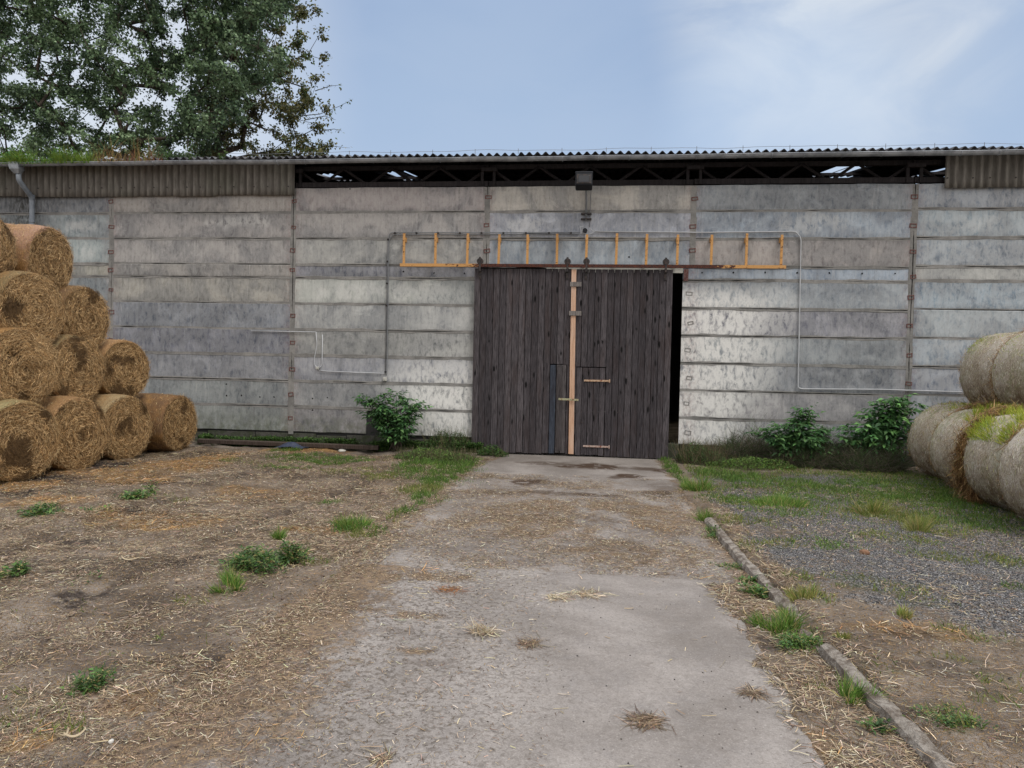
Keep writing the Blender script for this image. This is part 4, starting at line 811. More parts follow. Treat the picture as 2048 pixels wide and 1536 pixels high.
stone(812, 912, .05, 'little pale chip of rubble in front of the other rubble stones', (182, 178, 170), -1.1, .6, 5)
stone(1728, 1127, .05, 'lone rust brown stone on the gravel right of the kerb', (142, 112, 92), None, .7, 6)
stone(355, 1172, .028, 'small tan pebble on the straw strewn ground left of the drive', (168, 150, 130), None, .7, 7)
stone(222, 1503, .016, 'tiny white pebble near the lower left corner', (214, 210, 202), None, .8, 8)
# ================================================================== STRAW BALES
# local frame: the axis is +x, the end cap at +L/2 faces the yard
def bale(loc, D, L, yaw, seed, label, group, tint, wrap='net', pitch=0., mossy=0., fray=1., rot=.6, spin=0., messy=0., ends=(1,), moss_top=True, sag=.04):
    root = tag(empty('straw_bale', loc, (R(spin)*0, R(pitch), R(yaw))), label, 'straw bale', group)
    r0 = D/2; na, nl = 88, 16; rc = .07
    prof = [(-L/2, 0)] + [(-L/2, r0*k) for k in (.25, .5, .75, .88)] + [(-L/2+rc*.3, r0-rc*.3)] + [(-L/2+rc+(L-2*rc)*k/nl, r0) for k in range(nl+1)] + [(L/2-rc*.3, r0-rc*.3)] + [(L/2, r0*k) for k in (.92, .84, .74, .62, .5, .38, .26, .13, 0)]
    A = 2*np.pi*np.arange(na)/na; V = []
    for (x, r) in prof:
        x_ = np.full(na, x); n = fbm(A/(2*np.pi)*9+0*A, x*3.+seed+0*A, seed, 4); n = n*(1-sstep(5.6, 6.28, A)) + fbm((A-2*np.pi)/(2*np.pi)*9, x*3.+seed+0*A, seed, 4)*sstep(5.6, 6.28, A)
        rr = r*(1+.05*(n-.5)) if r < r0 else r + .045*(n-.5) - .02*abs(x/(L/2))**4
        if abs(x) >= L/2-.001: y_, z_ = rr*np.cos(A), rr*np.sin(A); x_ = x_ + np.sign(x)*((.055*(1-(r/r0)**2)) + (.07+.10*messy)*(fbm(y_*4+seed, z_*4, seed+5, 5)-.5) + messy*.10*np.exp(-((y_-.1)**2+(z_-.2)**2)*6))
        y_, z_ = rr*np.cos(A), rr*np.sin(A)
        z_ = np.where(z_ < 0, z_*(1-sag), z_*(1-sag*.4)); y_ = y_*(1+sag*.5)
        V.append(np.stack([x_, y_, z_], 1))
    m_ = len(prof); i = (np.arange(m_-1)[:, None]*na+np.arange(na)[None]).ravel(); j = (np.arange(m_-1)[:, None]*na+((np.arange(na)+1) % na)[None]).ravel()
    Vc = np.concatenate(V)
    mesh('straw_core', Vc, np.stack([i, j, j+na, i+na], 1), MAT['core'], root, smooth=True, attrs={'rot': np.full(len(Vc), rot)})
    # net wrap: a thin shell on the round side, its rim folding a little over the ends, its edge ragged
    pv = [(-L/2-.004, r0-.07), (-L/2+.01, r0-.015)] + [(-L/2+.03+(L-.06)*k/22, r0) for k in range(23)] + [(L/2-.01, r0-.015), (L/2+.006, r0-.05)]
    V = []; U = []
    A2 = np.linspace(0, 2*np.pi, na+1)
    for q, (x, r) in enumerate(pv):
        a = A2 % (2*np.pi); n = fbm(a/(2*np.pi)*9, x*3.+seed+0*a, seed, 4); n = n*(1-sstep(5.6, 6.28, a)) + fbm((a-2*np.pi)/(2*np.pi)*9, x*3.+seed+0*a, seed, 4)*sstep(5.6, 6.28, a)
        rr = r + .045*(n-.5) + .012 - .02*abs(x/(L/2))**4
        if q in (0, len(pv)-1): rr = rr + .04*(vnoise(a*4, 0*a+seed, 3)-.5)
        y_, z_ = rr*np.cos(A2), rr*np.sin(A2); z_ = np.where(z_ < 0, z_*(1-sag), z_*(1-sag*.4)); y_ = y_*(1+sag*.5)
        V.append(np.stack([np.full(na+1, x), y_, z_], 1)); U.append(np.stack([A2*r0+seed*3.7, np.full(na+1, x)], 1))
    Vn = np.concatenate(V); n1 = na+1; m2 = len(pv); i = (np.arange(m2-1)[:, None]*n1+np.arange(na)[None]).ravel()
    topm = sstep(.25, .75, Vn[:, 2]/r0)
    ns = mesh('net_wrap', Vn, np.stack([i, i+1, i+n1+1, i+n1], 1), MAT[wrap], root, smooth=True, uv=np.concatenate(U),
              attrs={'moss': mossy*(.35+.65*topm)*sstep(.35, .6, fbm(Vn[:, 0]*2+seed, Vn[:, 1]*2, seed+9)), 'brown': (sstep(.1, -.6, Vn[:, 2]/r0)*.9 if wrap == 'netgrey' else np.full(len(Vn), .9 if rot >= 1 else .15))+0*topm})
    ns.color = (*S(*tint), 1)
    # loose stalks over the end caps and the rim
    vs_, fs_, cs_ = [], [], []; o = 0
    def put(P, Dv, Ln, Wd, colr, upv, curl=.2):
        nonlocal o
        v, f = strands(P, Dv, Ln, Wd, curl, upv); vs_.append(v); fs_.append(f+o); o += len(v); cs_.append(percol(colr, len(P), 6, .32, .05))
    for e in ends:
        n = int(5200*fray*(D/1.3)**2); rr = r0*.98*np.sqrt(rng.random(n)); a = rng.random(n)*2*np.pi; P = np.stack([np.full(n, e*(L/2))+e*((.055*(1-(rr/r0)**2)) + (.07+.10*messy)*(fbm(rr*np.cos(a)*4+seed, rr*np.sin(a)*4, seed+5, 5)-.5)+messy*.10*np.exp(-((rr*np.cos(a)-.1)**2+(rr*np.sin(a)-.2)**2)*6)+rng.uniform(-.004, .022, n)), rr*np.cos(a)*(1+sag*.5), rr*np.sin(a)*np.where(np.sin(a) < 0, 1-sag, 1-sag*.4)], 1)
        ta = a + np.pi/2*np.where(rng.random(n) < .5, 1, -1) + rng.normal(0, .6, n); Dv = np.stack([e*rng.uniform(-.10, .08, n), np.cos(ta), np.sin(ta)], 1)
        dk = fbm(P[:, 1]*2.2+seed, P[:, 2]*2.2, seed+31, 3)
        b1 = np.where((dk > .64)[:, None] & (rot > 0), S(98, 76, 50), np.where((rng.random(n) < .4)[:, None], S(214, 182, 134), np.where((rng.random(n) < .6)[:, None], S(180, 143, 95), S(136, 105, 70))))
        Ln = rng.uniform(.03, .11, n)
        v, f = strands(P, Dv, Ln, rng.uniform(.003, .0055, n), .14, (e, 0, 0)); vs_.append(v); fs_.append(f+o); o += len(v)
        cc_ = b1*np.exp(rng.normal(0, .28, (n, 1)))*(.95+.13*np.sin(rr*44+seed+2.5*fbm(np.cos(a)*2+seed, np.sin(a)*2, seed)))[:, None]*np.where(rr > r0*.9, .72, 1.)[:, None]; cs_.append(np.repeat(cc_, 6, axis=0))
    n = int(1500*fray) if wrap == 'net' else 6500; a = rng.random(n)*2*np.pi; xx = rng.uniform(-L/2, L/2, n); rr = r0+.012 if wrap == 'net' else r0 + .045*(fbm(a/(2*np.pi)*9, xx*3.+seed, seed, 4)-.5) + .014 - .02*np.abs(xx/(L/2))**4
    P = np.stack([xx, rr*np.cos(a)*(1+sag*.5), rr*np.sin(a)*np.where(np.sin(a) < 0, 1-sag, 1-sag*.4)], 1); Dv = np.stack([rng.normal(0, .5, n), -np.sin(a), np.cos(a)], 1)*np.where(rng.random(n) < .5, 1, -1)[:, None] + .12*np.stack([0*a, np.cos(a), np.sin(a)], 1)
    Dv = Dv*np.where(wrap == 'net', 1., 1.) - (0 if wrap == 'net' else .06)*np.stack([0*a, np.cos(a), np.sin(a)], 1)
    put(P, Dv, rng.uniform(.03, .10, n) if wrap == 'net' else rng.uniform(.02, .07, n), rng.uniform(.003, .005, n), [S(166, 136, 94), S(124, 96, 62), S(186, 162, 122)] if wrap == 'net' else [S(200, 190, 170), S(168, 154, 130), S(214, 206, 192), S(128, 110, 86), S(146, 146, 92)], (0, 0, 1), .2 if wrap == 'net' else .08)
    mesh('loose_straw', np.concatenate(vs_), np.concatenate(fs_), MAT['straw'], root, colr=np.concatenate(cs_))
    return root
GL = 'straw bales stacked by the left end of the barn'
tn = dict(straw=(150, 112, 66), pink=(176, 142, 136), green=(86, 104, 84), pale=(176, 172, 140), orange=(168, 134, 102), dark=(52, 56, 48), red=(96, 64, 52), mint=(140, 162, 124))
Lb = 1.25
def lb(y, z, D, yaw, face_x, label, seed, tint, **k):
    yaw += rng.uniform(-4, 4); k.setdefault('sag', rng.uniform(.03, .09)); a = R(yaw); c = (face_x - math.cos(a)*Lb/2, y - math.sin(a)*Lb/2, z); return bale(c, D, Lb, yaw, seed, label, GL, tn[tint], **k)
lb(-5.80, .66, 1.34, -9, -8.92, 'bottom row bale at the left edge of the photo with a mint green rim', 11, 'mint', rot=.25)
lb(-4.52, .66, 1.33, -9, -8.93, 'second bottom row bale, round straw face with a pale orange wrap', 12, 'orange', rot=.2)
lb(-3.20, .65, 1.31, -8, -8.95, 'third bottom row bale with a greenish pale wrap, between two browner ones', 13, 'pale', rot=.3)
lb(-1.72, .63, 1.27, -4, -8.76, 'bottom row bale nearest the wall, darkest of its row with a blackened rim', 14, 'red', rot=1.)
lb(-5.52, 1.80, 1.36, -10, -9.20, 'torn shaggy bale of the second row at the left edge with straw bulging out', 15, 'straw', messy=1., rot=.9, fray=1.5)
lb(-4.08, 1.79, 1.26, -8, -9.30, 'second row bale with green net hanging over its left rim', 16, 'green', rot=.3)
lb(-2.72, 1.76, 1.24, -6, -9.32, 'second row bale nearest the wall with an orange tinted wrap', 17, 'orange', rot=.4)
lb(-5.05, 2.76, 1.34, -8, -9.38, 'brown weathered third row bale at the left edge with dark green net on top', 18, 'green', rot=.9, fray=1.2)
lb(-3.66, 2.72, 1.24, -4, -9.46, 'third row bale with a dark mouldy face below the pink wrapped one', 19, 'dark', rot=1.)
lb(-4.30, 3.72, 1.24, 2, -9.66, 'topmost bale in faded pink net wrap', 20, 'pink', rot=.5, pitch=3)
lb(-5.62, 3.74, 1.24, 0, -9.75, 'brown top row bale cut off by the left edge of the photo', 21, 'pale', rot=.7)
GR = 'net wrapped bales stacked at the right'
def rb(x, y, z, D, yaw, label, seed, **k): return bale((x, y, z), D, k.pop('L', 1.34), yaw, seed, label, GR, (196, 188, 176), wrap='netgrey', rot=.2, ends=(-1, 1), fray=.6, **k)
rb(6.86, -1.95, .72, 1.50, -81, 'bottom right bale nearest the wall beside the leafy bush, grass on its back', 31, mossy=.55)
rb(6.63, -3.38, .72, 1.48, -81, 'second bottom right bale from the wall with thick straw spilling down its near end', 32, mossy=.7)
rb(6.43, -4.98, .72, 1.50, -81, 'third bottom right bale from the wall, green tufts on its flank', 33, mossy=.6)
rb(6.22, -6.42, .74, 1.54, -81, 'nearest bottom right bale in clean whitish net at the right edge', 34, mossy=0.)
rb(7.60, -2.30, 2.04, 1.54, -81, 'upper right bale nearest the wall, grey with green moss on its shoulder', 35, mossy=.5)
rb(7.42, -3.76, 2.04, 1.54, -81, 'upper right bale cut off by the right edge, greener than its neighbour', 36, mossy=.9)
rb(8.52, -2.10, .73, 1.50, -81, 'bottom bale hidden behind the front row of the right stack', 37)
rb(8.28, -3.55, .73, 1.50, -81, 'bottom bale behind the second one of the right stack', 38)
rb(8.02, -5.02, .73, 1.50, -81, 'bottom bale behind the third one of the right stack', 39)
# straw spilling out of the gaps between the right bales
sv, sf, sc_ = [], [], []; so = 0
ax = np.array([math.cos(R(-81)), math.sin(R(-81)), 0.])
def spill(cx, cy, cz, r, n, wid, a0=60, a1=250, seed=0, cols=(S(128, 96, 58), S(98, 72, 44), S(168, 138, 94))):
    global so
    a = R(1)*rng.uniform(a0, a1, n); t = rng.normal(0, wid, n); side = np.array([-ax[1], ax[0], 0.])   # points to +x-ish
    rad = r + rng.normal(0, .03, n); P = np.array([cx, cy, cz]) + ax*t[:, None] + side*(np.cos(a)*rad)[:, None] + np.array([0, 0, 1.])*(np.sin(a)*rad)[:, None]
    Tn = side*(-np.sin(a))[:, None] + np.array([0, 0, 1.])*(np.cos(a))[:, None]; Rd = side*np.cos(a)[:, None] + np.array([0, 0, 1.])*np.sin(a)[:, None]
    Dv = Tn*rng.normal(0, 1, n)[:, None] + ax*rng.normal(0, .5, n)[:, None] + Rd*rng.uniform(-.1, .5, n)[:, None] - np.array([0, 0, .5]); P[:, 2] = np.maximum(P[:, 2], .05)
    v, f = strands(P, Dv, rng.uniform(.08, .28, n), rng.uniform(.004, .009, n), .25, (0, 0, 1)); sv.append(v); sf.append(f+so); so += len(v); sc_.append(percol(list(cols), n, 6, .35))
spill(6.45, -4.17, .72, .80, 10000, .085, 50, 265); spill(6.75, -2.66, .74, .755, 2600, .05, 55, 170); spill(7.50, -3.03, 2.04, .775, 3600, .05, 60, 260); spill(6.24, -5.6, .74, .72, 1500, .04, 60, 150); spill(6.9, -1.4, .72, .74, 700, .08, 50, 120)
tag(mesh('loose_straw', np.concatenate(sv), np.concatenate(sf), MAT['straw'], colr=np.concatenate(sc_)), 'loose brown straw spilling from the gaps between the bales of the right stack', 'straw', kind='stuff')
# ================================================================== PLANTS AND LITTER
def stuff(name, parts, mat, label, cat, kind='stuff', group=None, parent=None):
    v = np.concatenate([p[0] for p in parts]); o = 0; f = []; 
    for p in parts: f.append(p[1]+o); o += len(p[0])
    ob = mesh(name, v, np.concatenate(f), MAT[mat], parent, colr=np.concatenate([p[2] for p in parts]))
    if parent is None: tag(ob, label, cat, group, kind)
    return ob
# loose straw over the yard: density follows the same patches as the soil
def litter(n, x0, x1, y0, y1, dens, cols, Lr=(.04, .16), Wr=(.003, .006), up_=.05):
    # spread so that the near ground, seen larger, gets its share
    x = rng.uniform(x0, x1, n); y = rng.uniform(y0, y1, n); k = rng.random(n) < dens(x, y); x, y = x[k], y[k]; n = len(x)
    z = np.maximum(ground_z(x, y), np.where((x > drive_left(y)) & (x < drive_right(y)) & (y < 0), slab_z(x, y), -1)) + rng.uniform(.002, .014, n)
    a = rng.random(n)*2*np.pi; Dv = np.stack([np.cos(a), np.sin(a), rng.normal(0, up_, n)], 1); L = rng.uniform(*Lr, n)*np.where(rng.random(n) < .08, 1.8, 1)
    v, f = strands(np.stack([x, y, z], 1), Dv, L, rng.uniform(*Wr, n)*(1+ .06*(y+DIST)), .12, (0, 0, 1), .8); return v, f, percol(cols, n, 6, .28)
PALES = [S(182, 164, 134), S(160, 140, 110), S(138, 118, 94), S(194, 182, 158)]; GOLDS = [S(200, 158, 104), S(178, 136, 86), S(156, 116, 74)]; BROWNS = [S(104, 84, 66), S(132, 110, 86), S(84, 68, 54), S(148, 130, 108)]
def near(y): return np.clip(((4.2)/(y+DIST))**1.1, .12, 1)
clump = lambda x, y, s, sc_=2.: sstep(.42, .62, fbm(x*sc_, y*sc_, s, 4))
P1 = litter(110000, -7.5, -2.2, -13.4, -7.5, lambda x, y: .75*(.06+.94*clump(x, y, 3)), PALES+BROWNS, (.02, .085), (.002, .0042))
P2 = litter(90000, -12.5, -2.2, -9., -1.2, lambda x, y: .45*(.06+.94*clump(x, y, 4, 1.5)), PALES+BROWNS, (.04, .12), (.003, .005))
P3 = litter(70000, -12.5, 3.5, -13.4, -.6, lambda x, y: .95*pmask(x, y, GOLD), GOLDS, (.03, .13), (.003, .005), .1)
P4 = litter(40000, -12., -2.2, -13.4, -1.2, lambda x, y: .6*clump(x, y, 9, 1.2), BROWNS, (.03, .10), (.0025, .005))
tag_l = 'loose pale and golden straw scattered over the earth yard left of the drive'
P5 = litter(160000, -8.5, -2.1, -13.4, -7., lambda x, y: .08+.9*clump(x, y, 91, 2.2), PALES+BROWNS+BROWNS, (.008, .03), (.002, .004)); P6 = litter(90000, -12.5, -2.2, -8., -1., lambda x, y: .3+.6*clump(x, y, 92, 1.8), PALES+BROWNS, (.015, .05), (.003, .005))
stuff('straw_litter', [P1, P2, P3, P4, P5, P6], 'straw', tag_l, 'straw')
dl = lambda x, y: pmask(x, y, LIT, 23, .6)
Q1 = litter(90000, -2.4, 1.45, -13.4, -3.0, lambda x, y: np.clip(.08*(x < -.4) + .55*sstep(-1.2, -2.3, x)*clump(x, y, 5) + .42*clump(x, y, 6, 1.8)*(y > -9.2) + .5*dl(x, y), 0, 1), PALES+BROWNS, (.015, .06), (.002, .004))
Q2 = litter(150, -2., 1.1, -13.3, -9.3, lambda x, y: .9+0*x, PALES[:2], (.03, .10), (.003, .006))
Q3 = litter(120000, -2.4, 1.45, -13.4, -3.0, lambda x, y: np.clip(.10*(x < -.2) + .7*sstep(-.9, -2.2, x)*clump(x, y, 5) + .7*clump(x, y, 6, 1.8)*(y > -9.2) + .6*dl(x, y), 0, 1), BROWNS+PALES[:2]+BROWNS, (.006, .025), (.002, .004))
stuff('drive_litter', [Q1, Q2, Q3], 'straw', 'chopped straw and chaff scattered on the concrete drive', 'straw')
R1 = litter(30000, 1.0, 1.85, -13.3, -6., lambda x, y: np.where(x > drive_right(y)-.03, .7, .0)*(.3+.7*clump(x, y, 15, 3.)), PALES+BROWNS, (.025, .11), (.0025, .0045), .1)
R2 = litter(52000, 1.6, 8., -13.2, -3., lambda x, y: (.10+.5*clump(x, y, 18, 1.4))*np.where(y < -9.2, .9, .38), PALES+BROWNS, (.03, .12), (.0025, .0045))
R3 = litter(110000, 1.6, 8.5, -13.2, -3., lambda x, y: (.15+.7*clump(x, y, 19, 1.6))*np.where(y < -9.2, .9, .8), PALES+BROWNS+BROWNS, (.01, .05), (.002, .004))
stuff('kerb_litter', [R1, R2, R3], 'straw', 'dry straw strewn along the kerb and over the gravel on the right', 'straw')
# wisps of straw lying on the drive as things of their own
def wisp(px, py, r, n, label, flat=.5, cols=PALES, L=(.05, .14)):
    c = G(px, py, DZ); x = rng.normal(0, r*.5, n); y = rng.normal(0, r*.35, n); z = np.abs(rng.normal(0, .012*flat*(2 if flat > 1 else .7), n))+.004; a = rng.random(n)*2*np.pi
    v, f = strands(np.stack([x, y, z], 1), np.stack([np.cos(a), np.sin(a), rng.uniform(-.05, .22*flat, n)], 1), rng.uniform(*L, n), rng.uniform(.003, .005, n), .35 if flat > 1 else .07)
    o = mesh('straw_wisp', v, f, MAT['straw'], colr=percol(cols, n, 6, .3)); o.location = (c[0], c[1], float(slab_z(c[0], c[1]))); tag(o, label, 'straw', 'wisps of straw on the drive')
wisp(965, 1270, .09, 190, 'spiky tan wisp of straw in the middle of the drive', 1.2)
wisp(1170, 1192, .16, 150, 'long thin wisp of straw near the joint across the drive', .25, L=(.06, .2)); wisp(1118, 1200, .10, 120, 'small straw wisp just left of the long thin one', .5)
wisp(1292, 1449, .09, 200, 'round brown nest of chaff on the right of the near slab', .15, BROWNS); wisp(1060, 1292, .07, 130, 'flat brown smear of chaff right of the spiky wisp', .2, BROWNS)
wisp(762, 1520, .06, 70, 'brown wisp at the bottom edge of the drive', .25, BROWNS+PALES); wisp(1505, 1392, .05, 110, 'small brown tuft of chaff close to the ragged right edge of the slab', .3, BROWNS)
wisp(900, 1180, .12, 120, 'reddish smear of straw at the left end of the slab joint', .3, [S(150, 100, 60), S(120, 84, 56)])
# chunks of dry husk at the lower left
for (px, py, L_, W_, a, lab) in ((150, 1500, .10, .018, .7, 'bleached curled husk near the lower left corner'), (130, 1497, .06, .012, 1.4, 'short bleached husk beside the curled one'), (520, 1310, .13, .012, -.4, 'pale bent stalk on the dark soil left of the drive'), (255, 1145, .2, .018, -.1, 'straight pale stick on the soil below the bales')):
    c = G(px, py); n = 9; t = np.linspace(-1, 1, n); v = []
    for k in t:
        w_ = W_*(1-k*k*.6); 
        for s_, h_ in ((-1, 0), (0, .35), (1, 0)): v.append((k*L_/2, s_*w_/2 + .2*L_*k*k, .012+.5*W_*h_*2+.02*k*k))
    f = [(3*i+j, 3*i+j+1, 3*i+j+4, 3*i+j+3) for i in range(n-1) for j in range(2)]
    o = mesh('husk', v, f, MAT['straw'], colr=np.tile(S(176, 160, 132), (len(v), 1))); md = o.modifiers.new('s', 'SOLIDIFY'); md.thickness = .003
    o.location = (c[0], c[1], float(ground_z(c[0], c[1]))+.004); o.rotation_euler = (0, 0, a); tag(o, lab, 'husk')
# gravel grit: small stones lying proud of the right side, and dark crumbs on the slab
def grit(name, n, x0, x1, y0, y1, dens, r, cols, label, zf):
    x = rng.uniform(x0, x1, n); y = rng.uniform(y0, y1, n); k = rng.random(n) < dens(x, y); x, y = x[k], y[k]; n = len(x); s = rng.uniform(*r, n)
    base_ = np.array([(1, 0, 0), (-1, 0, 0), (0, 1, 0), (0, -1, 0), (0, 0, .8), (0, 0, -.6)]); a = rng.random(n)*6.28
    v = base_[None]*(1+rng.uniform(-.35, .35, (n, 6, 1)))*s[:, None, None]; ca, sa = np.cos(a)[:, None], np.sin(a)[:, None]; v = np.stack([v[..., 0]*ca-v[..., 1]*sa, v[..., 0]*sa+v[..., 1]*ca, v[..., 2]], 2)
    v += np.stack([x, y, zf(x, y)+s*.3], 1)[:, None]; fb = np.array([(0, 2, 4), (2, 1, 4), (1, 3, 4), (3, 0, 4), (2, 0, 5), (1, 2, 5), (3, 1, 5), (0, 3, 5)]); f = (np.arange(n)*6)[:, None, None]+fb[None]
    o = mesh(name, v.reshape(-1, 3), f.reshape(-1, 3), MAT['straw'], colr=percol(cols, n, 6, .25, .02)); tag(o, label, 'gravel', kind='stuff')
grit('gravel_stones', 42000, 1.7, 9, -12.8, -2.5, lambda x, y: (.15+.85*sstep(.35, .6, fbm(x*.9, y*.9, 55)))*np.where(y < -10, .25, .7), (.004, .009), [S(122, 118, 116), S(92, 88, 86), S(158, 154, 150), S(74, 70, 70)], 'grey gravel scattered right of the kerb', ground_z)
grit('dark_crumbs', 600, -2.2, 1.1, -13.2, -9.3, lambda x, y: .25+.5*clump(x, y, 66), (.003, .007), [S(66, 62, 60), S(84, 78, 72)], 'dark crumbs of earth on the concrete drive', slab_z)
grit('soil_clods', 11000, -12, -2.4, -13.3, -1.5, lambda x, y: .1+.9*clump(x, y, 67, 1.6), (.004, .013), [S(98, 84, 74), S(122, 108, 94), S(78, 66, 58)], 'crumbling clods of earth over the left yard', ground_z)
# ---- grass
GREENS = [[S(92, 124, 52), S(112, 140, 62), S(78, 108, 48)], [S(80, 112, 54), S(98, 128, 62), S(66, 96, 50)], [S(120, 130, 62), S(104, 122, 58), S(146, 140, 86)]]
def blades(x, y, h, kind, spread=.35, bright=1.):
    n = len(x); Dv = np.stack([rng.normal(0, spread*1.3, n), rng.normal(0, spread*1.3, n), np.ones(n)], 1); P = np.stack([x, y, ground_z(x, y)-.004], 1)
    g = np.array(GREENS[kind])*bright
    v, f = strands(P, Dv, h*rng.uniform(.5, 1.25, n), rng.uniform(.004, .009, n)*(1+.03*(y+DIST)), .35, (0, 1, 0), .15); return v, f, percol(g, n, 6, .22)
def broad(x, y, h, kind, size=.035, bright=1.):
    """small leafy weeds: short rosettes of leaves"""
    n = len(x); a = rng.random(n)*2*np.pi; el = rng.uniform(.1, .9, n); Dv = np.stack([np.cos(a)*np.cos(el), np.sin(a)*np.cos(el), np.sin(el)], 1); P = np.stack([x+rng.normal(0, .01, n), y+rng.normal(0, .01, n), ground_z(x, y)+rng.uniform(0, 1, n)*h], 1)
    v, f = leaves(P, Dv, np.tile((0, 0, 1.), (n, 1))+rng.normal(0, .3, (n, 3)), rng.uniform(.6, 1.3, n)*size, rng.uniform(.35, .6, n)*size); return v, f, percol(np.array(GREENS[kind])*bright, n, 6, .22)
def tri2quad(p): return p
def region(t, g, dens):
    """random points in a patch, thinner towards its ragged rim"""
    cx, cy, rx, ry = t[:4]; area = math.pi*rx*ry; n = int(min(9000, area*dens*t[4]*1.6)); a = rng.random(n)*2*np.pi; r = np.sqrt(rng.random(n))*1.25
    x, y = cx+rx*r*np.cos(a), cy+ry*r*np.sin(a); k = rng.random(n) < (.12+.88*sstep(.44, .58, fbm(x*5, y*5, 77, 3)))*sstep(1.3, .7, r+.5*(fbm(x*3, y*3, 78)-.5)); return x[k], y[k]
gq, gt = [], []
for t, g in zip(GREENP, GREEN):
    x, y = region(t, g, 2000); gq.append(blades(x, y, t[5], t[6], .45, .85)); x, y = region(t, g, 900 if t[6] == 1 else 600); gt.append(broad(x, y, t[5]*.6, t[6], .03 if t[6] != 1 else .05, .85))
x = rng.uniform(1.8, 9, 30000); y = rng.uniform(-8, -.4, 30000); k = rng.random(30000) < .75*clump(x, y, 81, 1.3)*sstep(-7.6, -4.2, y)+.10; gq.append(blades(x[k], y[k], .06, 2, .6, .85)); gq.append(blades(x[k][::2]+.03, y[k][::2], .07, 0, .6, .95))
x = rng.uniform(-12, -2.3, 9000); y = rng.uniform(-12, -.6, 9000); k = rng.random(9000) < .35*clump(x, y, 83, 1.3); gq.append(blades(x[k], y[k], .04, 2, .6, .75))
stuff('grass_cover', gq, 'grass', 'thin grass growing in patches over the yard', 'grass')
stuff('weed_cover', gt, 'leaf', 'low leafy weeds growing in patches over the yard', 'weeds')
x = rng.uniform(-9.2, -2.3, 34000); y = rng.uniform(-.36, .02, 34000); k = rng.random(34000) < .85*sstep(.35, .55, fbm(x*2.5, y*2, 88)); stuff('wall_foot_weeds', [broad(x[k], y[k], .21, 1, .055, .75)], 'leaf', 'dark ground ivy along the foot of the left wall behind the timber beam', 'weeds')
# tufts that stand out one by one
def tuft(px, py, r, h, n, kind, label, leafy=False, size=.04, bright=1., group='grass tufts dotted over the yard', spread=.75, fine=None):
    c = G(px, py); cx, cy = c[0], c[1]; q = np.abs(rng.normal(0, .5, n)).clip(0, 1.3)*r; a = rng.random(n)*2*np.pi; x, y = cx+q*np.cos(a), cy+q*.8*np.sin(a); ns_ = 7; sc0 = rng.normal(0, r*.5, (ns_, 2)); sh0 = rng.uniform(.45, 1.15, ns_); si = rng.integers(0, ns_, n); x, y = cx+sc0[si, 0]+(x-cx)*.6, cy+sc0[si, 1]*.8+(y-cy)*.6
    hh = h*.8*np.exp(-(q/r)**2*.8)*(.55+.9*fbm(x*14, y*14, 41))*sh0[si]*1.15
    if leafy:
        P = np.stack([x, y, ground_z(x, y)+rng.random(n)*hh], 1); el = rng.uniform(-.2, .8, n); a2 = a+rng.normal(0, .8, n)
        v, f = leaves(P, np.stack([np.cos(a2)*np.cos(el), np.sin(a2)*np.cos(el), np.sin(el)], 1), np.tile((0, 0, 1.), (n, 1))+rng.normal(0, .3, (n, 3)), rng.uniform(.6, 1.3, n)*size, rng.uniform(.3, .5, n)*size); m_ = 'leaf'
    else:
        Dv = np.stack([(x-cx)/r*spread*1.2+rng.normal(0, .2, n), (y-cy)/r*spread*1.2+rng.normal(0, .2, n), np.ones(n)], 1); P = np.stack([x, y, ground_z(x, y)-.004], 1)
        v, f = strands(P, Dv, hh*rng.uniform(.6, 1.3, n)+.02, rng.uniform(.004, .008, n)*(1+.03*(cy+DIST)), .3, (0, 1, 0), .12); m_ = 'grass'
    z0 = float(ground_z(cx, cy)); v = v-np.array([cx, cy, z0]); o = mesh('weed_tuft' if leafy else 'grass_tuft', v, f, MAT[m_], colr=percol(np.array(GREENS[kind]*2+[S(160, 148, 96)])*bright, n, 6, .25)); o.location = (cx, cy, z0)
    tag(o, label, 'weeds' if leafy else 'grass', group); return o
tuft(530, 1135, .34, .20, 3000, 1, 'large dark green bushy tuft left of the drive', True, .045, .8)
tuft(468, 1184, .13, .13, 420, 0, 'bright green tuft just below the large dark bushy one', bright=1.1)
tuft(563, 1085, .09, .12, 220, 0, 'small upright green tuft above the large dark bushy one', bright=1.)
tuft(703, 1062, .17, .15, 520, 0, 'bright green tuft near the left drive edge halfway to the door', bright=1.05)
tuft(195, 1385, .10, .12, 500, 1, 'bluish green leafy weed at the lower left', True, .03, .75)
tuft(30, 1168, .12, .12, 160, 1, 'leafy green weed at the left edge of the photo', True, .06, .9)
tuft(80, 1037, .25, .12, 260, 1, 'low green weed on the straw below the left bales', True, .07, .8); tuft(272, 1008, .2, .12, 240, 1, 'green weed on the straw below the second and third bottom bales', True, .07, .9); tuft(300, 995, .08, .2, 110, 1, 'upright weed right beside the green weed below the bales', True, .06, .9)
tuft(1395, 985, .24, .22, 700, 0, 'vivid green grass tuft at the right drive edge near the door', bright=1.15)
tuft(1565, 1020, .42, .12, 1500, 0, 'vivid green flat cushion of grass on the gravel', bright=1.2, spread=.8)
tuft(1410, 1046, .10, .18, 260, 0, 'grass tuft at the far end of the kerb'); tuft(1422, 1078, .13, .12, 260, 1, 'green weed left of the far kerb end', True, .04)
tuft(1455, 1138, .16, .11, 700, 1, 'round clover cushion left of the kerb', True, .035, .85); tuft(1492, 1172, .09, .10, 180, 1, 'little ragged weed above the larger leafy one by the kerb', True, .05)
